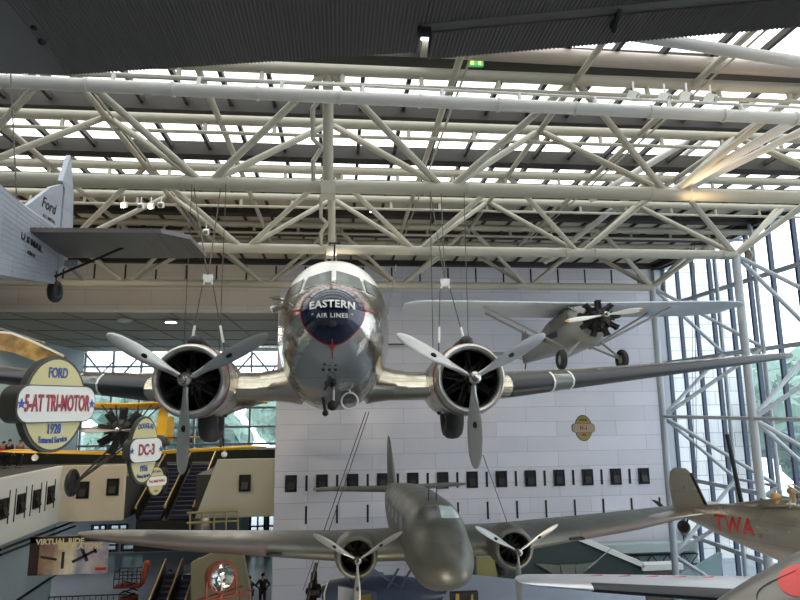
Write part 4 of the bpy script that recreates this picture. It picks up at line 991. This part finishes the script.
# ------------------------------------------------------------------ banner
def banner():
    a, c = atY(31, 537, 30), atY(107, 573, 30)
    w, h = c.x-a.x, a.z-c.z
    m, nt, bs = node_mat('banner_print'); N = nt.nodes; L = nt.links
    tc = N.new('ShaderNodeTexCoord'); no = N.new('ShaderNodeTexNoise'); no.inputs['Scale'].default_value = 1.1; no.inputs['Detail'].default_value = 3; L.new(tc.outputs['Object'], no.inputs['Vector'])
    cr = N.new('ShaderNodeValToRGB'); el = cr.color_ramp.elements
    el[0].position = .3; el[0].color = (*rgb('#3a2620'), 1); el[1].position = .72; el[1].color = (*rgb('#e6dcc6'), 1)
    for p_, c_ in ((.42, '#7a5a46'), (.5, '#c9a06a'), (.58, '#e8cf98'), (.64, '#8a93a8')): x = el.new(p_); x.color = (*rgb(c_), 1)
    L.new(no.outputs['Fac'], cr.inputs[0]); bs.inputs['Roughness'].default_value = .6
    sp = N.new('ShaderNodeSeparateXYZ'); L.new(tc.outputs['Object'], sp.inputs[0]); mr = N.new('ShaderNodeMapRange'); mr.inputs['From Min'].default_value = -w/2; mr.inputs['From Max'].default_value = w/2; L.new(sp.outputs['X'], mr.inputs['Value'])
    c2 = N.new('ShaderNodeValToRGB'); e2 = c2.color_ramp.elements; e2[0].position = .05; e2[0].color = (*rgb('#5a3a30'), 1); e2[1].position = .95; e2[1].color = (*rgb('#9c94a8'), 1)
    for p_, c_ in ((.3, '#a98a78'), (.45, '#fff0c0'), (.55, '#fff8e0'), (.62, '#8397bb'), (.75, '#cfc6d2')): x = e2.new(p_); x.color = (*rgb(c_), 1)
    mx = N.new('ShaderNodeMix'); mx.data_type = 'RGBA'; mx.inputs[0].default_value = .3; L.new(mr.outputs[0], c2.inputs[0]); L.new(c2.outputs[0], mx.inputs[6]); L.new(cr.outputs[0], mx.inputs[7]); L.new(mx.outputs[2], bs.inputs['Base Color'])
    e = empty('banner', ((a.x+c.x)/2, 30, (a.z+c.z)/2), 0, 'brown printed banner with cream lettering and aircraft pictures hanging at lower left', 'banner')
    MB().box((0, 0, 0), (w, .04, h)).build('sheet', m, e, False)
    MB().box((0, -.025, h*.42), (w, .02, h*.16)).box((-w*.44, -.025, 0), (w*.12, .02, h)).build('dark_border', mat('banner_dark', rgb('#35221c'), .6), e, False)
    for txt, x, z, s in (('VIRTUAL RIDE', -w*.12, h*.36, .32), ('SIMULATORS', w*.14, h*.22, .32)):
        t = text_mb(txt, s, .012, .003); t.xform(ROTF).xform(Matrix.Translation((x, -.045, z))).build('lettering', mat('banner_cream', rgb('#e9d9a4'), .6), e, False)
    b = MB().box((w*.2, -.04, -.05), (1.1, .01, .12), Matrix.Rotation(-.45, 3, 'Y')).box((w*.2, -.04, .0), (.14, .01, .6), Matrix.Rotation(-.45, 3, 'Y')).box((w*.33, -.04, .2), (.1, .01, .3), Matrix.Rotation(-.45, 3, 'Y'))
    b.box((-w*.25, -.04, -.1), (.7, .01, .1), Matrix.Rotation(.2, 3, 'Y')).box((-w*.07, -.04, -.2), (.12, .01, .7)); b.build('printed_aircraft', mat('print_dark', rgb('#332a30'), .6), e, False)
    MB().box((w*.42, -.04, -h*.38), (w*.14, .01, .12)).build('red_mark', M_RED, e, False)
banner()
# ------------------------------------------------------------------ escalators
def escalator(x0, x1, yA, zA, yB, zB, label, lanes=2):
    e = empty('escalator', ((x0+x1)/2, yA, zA), 0, label, 'escalator')
    W = x1-x0; dy, dz = yB-yA, zB-zA; n = int(dz/.19)
    lane = W/lanes
    gold = mat('gold_trim', rgb('#a08a5c'), .4, .4, .1)
    for l in range(lanes):
        cx = -W/2+lane*(l+.5); b = MB()
        for k in range(n):
            b.box((cx, dy*(k+.5)/n, dz*(k+.5)/n), (lane*.72, dy/n, dz/n))
        b.build('steps', mat('navy_steps', rgb('#1b2038'), .6, .1, .15), e, False)
    for l in range(lanes+1):
        cx = -W/2+lane*l; ang = math.atan2(dz, dy); ln = math.hypot(dy, dz)
        R = Matrix.Rotation(ang, 3, 'X')
        MB().box((cx, dy/2, dz/2+.35), (.12, ln, .7), R).build('balustrade', mat('dark_panel', rgb('#2b2722'), .4, .2, .1), e, False)
        MB().tube((cx, -.2, .78), (cx, dy, dz+.78), .05, 10).ball((cx, -.2, .7), .1, 10).build('handrail', gold, e)
    MB().prism([(-W/2, 0, -.05), (-W/2, dy, dz-.3), (-W/2, dy, -1.7), (-W/2, 0, -1.7)], (W, 0, 0)).build('truss_casing', mat('dark_casing', rgb('#17150f'), .6), e, False)
escalator(-11.5, -8.3, 38.0, -6.1, 43.5, -3.5, 'upper dark escalator with gold handrails between the two parapets')
xa, xb = atY(152, 580, 35).x, atY(188, 580, 35).x
escalator(xa, xb, 34.0, ZF+.05, 37.5, -8.9, 'lower dark escalator with gold handrails left of the round lamp', 2)
# stair casing beside the lower escalator
q = [atY(x, y, 34.5) for x, y in ((191, 563), (240, 541), (250, 592), (250, 640), (191, 640))]
tag(MB().prism(q, (0, .5, 0)).build('stair_wall', mat('olive_beige', rgb('#8b8468'), .7), None, False), 'olive-beige sloping stair side wall behind the round lamp', 'stair wall')
q = [atY(x, y, 35.5) for x, y in ((186, 512), (230, 507), (246, 556), (255, 590), (230, 590))]
b = MB()
for k in range(5): x = 190+12*k; b.tube(atY(x, 512, 36.4), atY(x, 532, 36.4), .05)
for y in (513, 523): b.tube(atY(187, y, 36.4), atY(238, y-2, 36.4), .06)
tag(b.build('landing_railing', mat('olive_rail', rgb('#9a8f62'), .5), None), 'olive landing railing right of the escalator foot', 'railing')
# ------------------------------------------------------------------ round beacon lamp
def beacon():
    c = atY(222, 577, 21.0)
    e = empty('beacon_lamp', c, math.radians(38), 'round orange-red beacon lamp with silver reflector under the grey wing', 'lamp')
    org = mat('orange_red', rgb('#8a4028'), .5, .1, .15)
    MB().lathe([(.5, .001), (.5, .3), (.35, .42), (0, .46), (-.06, .48), (-.08, .45), (-.06, .40)], n=36).build('housing', org, e)
    MB().lathe([(-.04, .40), (.12, .3), (.2, .15), (.24, .001)], n=32).build('reflector', mat('mirror', rgb('#d0d4d0'), .12, 1, .1), e)
    MB().ball((0, -.02, 0), .08, 12).tube((0, -.02, -.4), (0, -.02, 0), .02).build('bulb', M_WHITE, e)
    MB().torus((0, -.08, 0), .44, .03, 'y', 36, 8).build('rim', org, e)
    b = MB().tube((-.5, 0, -.05), (-.5, 0, -.6), .04).tube((.5, 0, -.05), (.5, 0, -.6), .04).tube((-.5, 0, -.6), (.5, 0, -.6), .05).tube((0, 0, -.5), (0, 0, -5.5), .08); b.build('bracket', org, e)
    b = MB().tube((-.9, -.3, -.62), (.9, -.3, -.5), .03).tube((-.9, .3, -.62), (.9, .3, -.5), .03)
    for s in (-1, 1): b.tube((s*.8, -.3, -.6), (s*1.2, -.5, -5.5), .03).tube((s*.8, .3, -.6), (s*1.2, .5, -5.5), .03)
    b.build('tower', mat('dusty_tower_red', rgb('#7d3530'), .6), e)
beacon()
# ------------------------------------------------------------------ red lift machine
def lift():
    c = atY(121, 597, 36.0); z0 = ZF+.05
    e = empty('lift_machine', (c.x+.2, 36.6, z0), 0, 'red work lift with railings standing left of the lower escalator', 'machine'); e.scale = (.8, .8, .72)
    r = mat('machine_red', rgb('#6f221c'), .5, .2, .15)
    MB().box((0, 0, .5), (1.8, 1.1, .5)).box((.0, 0, 1.0), (1.0, .9, .5)).build('chassis', r, e, False)
    for s in (-1, 1):
        for t in (-1, 1): wheel(e, (s*.65, t*.55, .3), .3, .2, 'y')
    b = MB()
    for k in range(3):
        z = 1.2+.35*k; b.tube((-.5, -.3, z), (.5, -.3, z+.35), .05).tube((.5, .3, z), (-.5, .3, z+.35), .05)
    b.build('scissor_arm', M_DARK, e)
    MB().box((0, 0, 2.0), (1.7, 1.0, .12)).build('platform', r, e, False)
    b = MB()
    for x in (-.85, -.3, .3, .85):
        for y in (-.5, .5): b.tube((x, y, 2.05), (x, y, 3.1), .03)
    for z in (2.6, 3.1):
        b.tube((-.85, -.5, z), (.85, -.5, z), .03).tube((-.85, .5, z), (.85, .5, z), .03).tube((.85, -.5, z), (.85, .5, z), .03).tube((-.85, -.5, z), (-.85, .5, z), .03)
    b.build('railing', M_DARK, e)
    MB().tube((.75, .1, 2.1), (1.05, .1, 3.5), .2, 12).ball((1.05, .1, 3.5), .24, 12).build('control_column', mat('orange_paint', rgb('#a34424'), .5), e)
lift()
# floor railings lower left
b = MB()
for k in range(14): x = -15.3+.3*k; b.tube((x, 36.6, ZF), (x, 36.6, ZF+1.05), .02, 6)
for z in (.1, 1.05): b.tube((-15.3, 36.6, ZF+z), (-11.3, 36.6, ZF+z), .035, 8)
tag(b.build('floor_railing', M_DARK), 'low dark metal railing along the floor under the banner', 'railing')
b = MB()
for k in range(9): x = -7.6+.18*k; b.tube((x, 35.4, ZF), (x, 35.4, ZF+1.25), .02, 6)
for z in (.15, 1.25): b.tube((-7.6, 35.4, ZF+z), (-6.16, 35.4, ZF+z), .03, 8)
tag(b.build('barrier', mat('steel_barrier', rgb('#9a9ea0'), .4, .5)), 'steel crowd barrier to the left of the two visitors', 'railing')
# dark ramp handrails on the left lower wall
e = empty('wall_handrail', (-15.36, 30, -7.5), 0, 'dark double handrail climbing the grey-blue left wall', 'handrail')
o = Vector(e.location)
for dy in (0, 5): MB().tube(atX(0, 550+dy, -15.36)-o, atX(75, 521+dy, -15.36)-o, .06).build('rail', M_DARK, e)
MB().tube(atX(0, 612, -15.36)-o, atX(58, 573, -15.36)-o, .07).build('rail', M_DARK, e)
# golden rounded wing tip, left
def goldtip():
    Y = 27.0
    pts = [(-60, 338), (-20, 333), (0, 333), (12, 334), (30, 341), (50, 350), (64, 357), (58, 361), (42, 363), (30, 359), (15, 353), (0, 350), (-30, 347), (-60, 347)]
    e = empty('golden_wing', atY(0, 345, Y), 0, 'mottled gold-brown aircraft wing tip hanging at the left edge', 'airplane wing'); o = Vector(e.location)
    m, nt, bs = node_mat('gold_mottle'); N = nt.nodes; L = nt.links
    tc = N.new('ShaderNodeTexCoord'); no = N.new('ShaderNodeTexNoise'); no.inputs['Scale'].default_value = 1.2; no.inputs['Detail'].default_value = 4; L.new(tc.outputs['Object'], no.inputs['Vector'])
    cr = N.new('ShaderNodeValToRGB'); el = cr.color_ramp.elements; el[0].position = .35; el[0].color = (*rgb('#4d4a2c'), 1); el[1].position = .65; el[1].color = (*rgb('#b99a58'), 1); x = el.new(.5); x.color = (*rgb('#8a6c3c'), 1)
    L.new(no.outputs['Fac'], cr.inputs[0]); L.new(cr.outputs[0], bs.inputs['Base Color']); bs.inputs['Roughness'].default_value = .5
    z1 = [atY(px, py, Y)-o for px, py in pts]
    MB().prism(z1, (0, .35, 0)).build('skin', m, e, False)
    MB().path([p_+Vector((0, -.03, .03)) for p_ in z1[1:7]], .05, 8).build('edge', M_WHITE, e)
    MB().tube(atY(-10, 325, Y)-o, atY(45, 343, Y)-o, .04).build('brace', M_GREYF, e)
goldtip()
# ------------------------------------------------------------------ suspension cables
def cable(pts, r, label, fit=None):
    pts = [Vector(p) for p in pts]
    e = empty('suspension_cable', pts[0], 0, label, 'cable'); o = pts[0]
    b = MB()
    for a, c in zip(pts, pts[1:]): b.tube(a-o, c-o, r, 6)
    b.build('wire', M_CABLE, e)
    if fit:
        for f in fit:
            a, c, rr_ = f; MB().tube(Vector(a)-o, Vector(c)-o, rr_, 8).build('turnbuckle', M_WHITE, e)
    return e
def rig(px, hub, tag_):
    top = [atY(x, y, 15.2) for x, y in px['top']]; blk = atY(*px['block'], 14.0)
    for i, t in enumerate(top): cable([t, blk], .014, '%s cable from the roof truss to the white lifting block %s' % (('left', 'right')[i], tag_))
    e = empty('lifting_block', blk, 0, 'white lifting block %s' % tag_, 'rigging block'); e.scale = (.75, .75, .75)
    MB().prism([(-.14, -.05, .1), (.14, -.05, .1), (.14, -.05, -.06), (.06, -.05, -.14), (-.06, -.05, -.14), (-.14, -.05, -.06)], (0, .1, 0)).build('plate', M_WHITE, e, False)
    MB().tube((-.1, 0, -.1), (-.12, 0, -.2), .03).tube((.1, 0, -.1), (.12, 0, -.2), .03).build('shackle', M_WHITE, e)
    for i, (x, y, X2) in enumerate(px['bot']):
        q = Vector((X2, 13.9, 1.1)); s_ = blk+Vector(((-.12, .12)[i], 0, -.18)); m1 = s_.lerp(q, .55); m2 = s_.lerp(q, .78)
        cable([s_, q], .013, '%s cable from the white block %s down to the engine nacelle' % (('left', 'right')[i], tag_), [(m1, m2, .03)])
rig(dict(top=[(193, 182), (221, 186)], block=(208, 278), bot=[(198, 325, -3.3), (219, 325, -2.5)]), None, 'above the left engine')
rig(dict(top=[(430, 190), (441, 190)], block=(445, 282), bot=[(436, 325, 2.2), (458, 325, 2.9)]), None, 'above the right engine')
for i, (x, y0, y1, Y) in enumerate(((192, 184, 322, 14.6), (226, 184, 320, 14.9), (430, 192, 360, 15.0), (464, 192, 300, 15.1))):
    a = atY(x, y0, Y); cable([a, Vector((a.x, Y, .6 if i != 3 else .3))], .011, 'thin vertical cable, %s of four from the left around the silver airliner' % ORD[i])
A1 = atY(362, 412, 15.0)
cable([atY(366, 412, 17.5), atY(303, 590, 26)], .013, 'slanting cable from the silver airliner belly down to the floor, left strand'); cable([atY(369, 412, 17.5), atY(309, 590, 26)], .012, 'slanting cable from the silver airliner belly down to the floor, right strand')
cable([atY(483, 455, 16), atY(507, 522, 20.6)], .011, 'slanting cable from the right propeller down to the grey engine')
cable([atY(10, 60, 10.6), atY(17, 205, 10.4)], .012, 'thin cable holding the tail fin at the upper left')
a = atY(381, 350, 12.6); cable([atY(396, 265, 15), a], .012, 'cable beside the airliner nose with a red tip', [(a, a+Vector((.02, 0, .2)), .025)])
for x, w in ((694, 'left'), (697, 'right')): cable([atY(x-3, 215, 27.8), atY(x, 500, 27.8)], .014, 'thin vertical cable before the glass wall, %s of the pair' % w)
# ------------------------------------------------------------------ lamps
def spot(p, label, lit=False, size=.16, col=M_WHITE, aim=(0, 0)):
    e = empty('spotlight', p, aim[1], label, 'lamp', 'ceiling spotlights')
    MB().box((0, 0, 0), (size, size*1.2, size), Matrix.Rotation(.5, 3, 'X')).tube((0, 0, 0), (0, 0, size*1.8), size*.12).build('lamp_housing', col, e, False)
    if lit: MB().ball((0, -size*.5, -size*.3), size*.42, 12).build('bulb', mat('lit_bulb', (1, .9, .7), .5, emit=14), e)
    else: MB().tube((0, -size*.55, -size*.3), (0, -size*.62, -size*.34), size*.38, 14).build('lens', M_GLASSW, e)
for x, y, l, n in ((124, 205, True, 'lit spotlight at left, nearer the corrugated plane fin'), (141, 206, False, 'unlit spotlight between the two lit ones at left'), (151, 206, True, 'lit spotlight at left, nearer the middle'), (161, 205, False, 'unlit spotlight right of the two lit ones'), (206, 232, False, 'small spotlight below the second truss at left')):
    spot(atY(x, y, 19.5), n, l)
for i, (x, y) in enumerate(((634, 96), (665, 98), (687, 97), (711, 99))): spot(atY(x, y, 13.0), 'white box spotlight on the pipe at upper right, %s from the left' % ORD[i], False, .2, aim=(0, .6))
spot(atY(371, 211, 21), 'small white spotlight on the second truss above the airliner', True, .1)
for x, y, l in ((171, 322, 1), (125, 321, 0)):
    p = atZ(x, y, ZS-.13); e = empty('recessed_light', p, 0, ('lit' if l else 'unlit')+' round recessed light in the gallery soffit', 'lamp')
    MB().tube((0, 0, -.03), (0, 0, .1), .42, 20).build('rim', M_GREYTUBE, e); MB().tube((0, 0, -.05), (0, 0, -.02), .34, 20).build('diffuser', mat('lit_bulb', (1, .9, .7), .5, emit=14) if l else M_GLASSW, e)
e = empty('green_box', atY(476, 64, 13.2), 0, 'small green and yellow box under the roof pipe', 'sign')  # small box with weakly emissive green and yellow faces
MB().box((0, 0, 0), (.34, .08, .12)).build('case', mat('green_glow', rgb('#3fa46a'), .5, emit=.6), e, False)
MB().box((-.1, -.045, .0), (.08, .01, .1)).box((.08, -.045, 0), (.06, .01, .1)).build('yellow_face', mat('yellow_glow', rgb('#d8e05a'), .5, emit=.8), e, False)
# ------------------------------------------------------------------ people
SKIN = mat('skin', rgb('#b98a6c'), .6)
def skin_mesh(verts, edges, radii, m, name, par, lv=1):
    me = bpy.data.meshes.new(name); me.from_pydata(verts, edges, []); o = bpy.data.objects.new(name, me); COL.objects.link(o)
    md = o.modifiers.new('s', 'SKIN')
    for i, r in enumerate(radii): me.skin_vertices[0].data[i].radius = (r if isinstance(r, tuple) else (r, r))
    me.skin_vertices[0].data[0].use_root = True
    o.modifiers.new('b', 'SUBSURF').levels = lv
    bpy.context.view_layer.update(); dg = bpy.context.evaluated_depsgraph_get()
    nm = bpy.data.meshes.new_from_object(o.evaluated_get(dg)); bpy.data.objects.remove(o); bpy.data.meshes.remove(me)
    nm.materials.clear(); nm.materials.append(m); nm.polygons.foreach_set('use_smooth', [True]*len(nm.polygons))
    p = bpy.data.objects.new(name, nm); COL.objects.link(p); p.parent = par; return p
def person(loc, rz, H, label, top, bottom, hair, arm='down', group=None):
    k = H/1.75
    J = {'pel': (0, 0, .95), 'wst': (0, 0, 1.1), 'ch': (0, -.01, 1.32), 'nk': (0, 0, 1.48), 'hd0': (0, -.01, 1.56), 'hd': (0, -.015, 1.66), 'hd1': (0, 0, 1.72)}
    for s, n in ((-1, 'l'), (1, 'r')):
        J['sh'+n] = (s*.19, 0, 1.40)
        if arm == 'hips': J['el'+n] = (s*.38, .08, 1.18); J['wr'+n] = (s*.2, -.08, 1.02); J['ha'+n] = (s*.14, -.12, 1.0)
        elif arm == 'out' and s > 0: J['el'+n] = (s*.36, -.1, 1.2); J['wr'+n] = (s*.5, -.3, 1.3); J['ha'+n] = (s*.55, -.36, 1.34)
        else: J['el'+n] = (s*.25, .02, 1.12); J['wr'+n] = (s*.25, -.06, .86); J['ha'+n] = (s*.24, -.09, .78)
        J['hp'+n] = (s*.1, 0, .9); J['kn'+n] = (s*.11, -.03, .5); J['an'+n] = (s*.12, .02, .09); J['to'+n] = (s*.13, -.16, .04)
    R = {'pel': .14, 'wst': .125, 'ch': (.16, .12), 'nk': .055, 'hd0': .07, 'hd': (.08, .095), 'hd1': .07, 'sh': .065, 'el': .045, 'wr': .03, 'ha': .035, 'hp': .09, 'kn': .06, 'an': .042, 'to': .035}
    def rd(n): return R[n] if n in R else R[n[:2]]
    def sk(names, edges, m, nm, g=1.0):
        idx = {n: i for i, n in enumerate(names)}
        rad = [tuple(v*g*k for v in rd(n)) if isinstance(rd(n), tuple) else rd(n)*g*k for n in names]
        return skin_mesh([tuple(c*k for c in J[n]) for n in names], [(idx[a], idx[b_]) for a, b_ in edges], rad, m, nm, e)
    e = empty('person', loc, rz, label, 'person', group)
    arms = []
    for n in 'lr': arms += [('ch', 'sh'+n), ('sh'+n, 'el'+n), ('el'+n, 'wr'+n)]
    legs = []
    for n in 'lr': legs += [('pel', 'hp'+n), ('hp'+n, 'kn'+n), ('kn'+n, 'an'+n)]
    core = [('pel', 'wst'), ('wst', 'ch')]
    allE = core+arms+legs+[('ch', 'nk'), ('nk', 'hd0'), ('hd0', 'hd'), ('hd', 'hd1')]+[('wr'+n, 'ha'+n) for n in 'lr']+[('an'+n, 'to'+n) for n in 'lr']
    names = ['pel']+[n for n in J if n != 'pel']
    sk(names, allE, SKIN, 'body')
    sk(['pel', 'wst', 'ch', 'shl', 'ell', 'wrl', 'shr', 'elr', 'wrr'], core+arms, top, 'jacket', 1.42)
    sk(['pel', 'hpl', 'knl', 'anl', 'hpr', 'knr', 'anr'], legs, bottom, 'trousers', 1.34)
    MB().ball((0, .02*k, 1.70*k), .108*k, 14, (.95, 1.05, .95)).build('hair', hair, e)
    for s in (-1, 1): MB().ball((s*.12*k, -.06*k, .05*k), .06*k, 10, (.8, 2.2, .8)).build('shoe', M_BLACK, e)
    MB().ball((0, -.112*k, 1.64*k), .018*k, 8, (1, 1.2, 1.6)).build('nose', SKIN, e)
    return e
blk = mat('black_cloth', rgb('#23232a'), .8); dk = mat('dark_trousers', rgb('#1e1e26'), .8); hb = mat('brown_hair', rgb('#2c211a'), .7)
pa = atY(250, 577, 36.6); pb = atY(263, 575, 36.9)
person((pa.x, 36.6, ZF), math.radians(70), 1.72, 'person in dark clothes standing at the floor, left of the pair', blk, dk, hb, 'out')
person((pb.x, 36.9, ZF), math.radians(190), 1.78, 'person in dark clothes standing with hands on hips, right of the pair', blk, dk, hb, 'hips')
for px, hh, c, l, hc in ((4, 1.6, '#b8414a', 'person in a pink-red top on the upper floor at the left edge', '#1d1a18'), (10, 1.72, '#24252c', 'person in dark top between two others on the upper floor', '#191716'), (21, 1.68, '#8a6a50', 'person in a brown top on the upper floor behind the sign', '#3b2a20')):
    p = atY(px, 440, 44.0); person((p.x, 44, Z2), 0, hh+.1, l, mat('cloth'+c, rgb(c), .8), dk, mat('hair'+hc, rgb(hc), .7))
for px, c, l in ((170, '#a33b36', 'person in a red top behind the lower escalator'), (180, '#c6c4c4', 'person in a white top behind the lower escalator')):
    p = atY(px, 572, 38.6); person((p.x, 38.6, ZF), 0, 2.0*.87, l, mat('cloth'+c, rgb(c), .8), dk, hb)
# ------------------------------------------------------------------ outdoors: trees, ground glow
def tree(loc, R, label, seed):
    rnd = random.Random(seed)
    e = empty('tree', loc, 0, label, 'tree', 'trees outside the glass')
    b = MB()
    for k in range(26):
        a = rnd.uniform(0, 2*PI); r = R*rnd.uniform(.1, .85); z = rnd.uniform(.35, 1.6)*R+3
        s = R*rnd.uniform(.22, .42)
        bmesh.ops.create_icosphere(b.bm, subdivisions=3, radius=s, matrix=Matrix.Translation((r*math.cos(a), r*math.sin(a), z)))
    for v in b.bm.verts: v.co += Vector((rnd.uniform(-1, 1), rnd.uniform(-1, 1), rnd.uniform(-1, 1)))*R*.05
    b.build('crown', mat('leaves', rgb('#7d9588'), .8, 0, .35, 1.5), e, ang=10)
    MB().tube((0, 0, 0), (0, 0, 3+R), .3, 10).build('trunk', mat('bark', rgb('#5d5044'), .9), e)
tree((36, 42, ZF), 6.2, 'leafy tree outside the glass wall at the right edge', 1)
tree((45, 56, ZF), 7.5, 'leafy tree farther out beyond the glass wall at right', 2)
tree((-17, 78, ZF), 5.5, 'leafy tree outside the far gallery windows at left', 3)
tree((-7, 92, ZF), 6.5, 'leafy tree outside the far gallery windows near the marble wall', 4)
tree((-29, 92, ZF), 6.5, 'leafy tree outside the far gallery windows, leftmost', 5)
# ------------------------------------------------------------------ world, lights, camera
sc = bpy.context.scene
w = bpy.data.worlds.new('World'); sc.world = w; w.use_nodes = True
bg = w.node_tree.nodes['Background']; bg.inputs[0].default_value = (.92, .96, 1, 1); bg.inputs[1].default_value = 3.7
def spot_light(loc, tgt, power, col, size=70, r=.3):
    l = bpy.data.lights.new('spot', 'SPOT'); l.energy = power; l.color = col; l.spot_size = math.radians(size); l.shadow_soft_size = r; l.spot_blend = .6
    o = bpy.data.objects.new('spot_lamp', l); COL.objects.link(o); o.location = loc
    o.rotation_euler = (Vector(tgt)-Vector(loc)).to_track_quat('-Z', 'Y').to_euler()
spot_light(atY(690, 215, 14.6), atY(740, 130, 14.5), 260, (1, .72, .42), 80)
spot_light((12, 9, -1), (11, 13.4, 7.5), 500, (1, .75, .45), 60)
spot_light((0, 14, -9), (-3, 28, 7), 1500, (1, .86, .66), 100, .6)
spot_light((-14, 24, -6), (-8, 28, 8), 1200, (1, .86, .66), 110, .6)
spot_light((10, 16, -9), (6, 26, 8), 1200, (1, .88, .7), 110, .6)
for gx in (-20, -13, -7):
    for gy in (41, 48): spot_light((gx, gy, 5.3), (gx-.5, gy-3, -6), 900, (1, .9, .75), 150, .3)  # spots without fixtures, added under the soffit to brighten the gallery
for gx in (-17, -8): spot_light((gx, 42, -6.2), (gx, 40, -12), 500, (1, .9, .78), 150, .3)
for gx in (-18, -10, 0): spot_light((gx, 20, 5.2), (gx, 36, -5), 900, (1, .88, .72), 90, .3)
cam = bpy.data.cameras.new('Camera'); co = bpy.data.objects.new('Camera', cam); COL.objects.link(co)
cam.sensor_width = 36; cam.lens = F/800*36; cam.clip_start = .1; cam.clip_end = 400
R = Matrix((RT, UP, -FW)).transposed(); co.rotation_euler = R.to_euler(); co.location = (0, 0, 0)
sc.camera = co
vs = sc.view_settings; vs.view_transform = 'Standard'; vs.look = 'None'; vs.gamma = 1; vs.use_curve_mapping = False; vs.exposure = 0.0
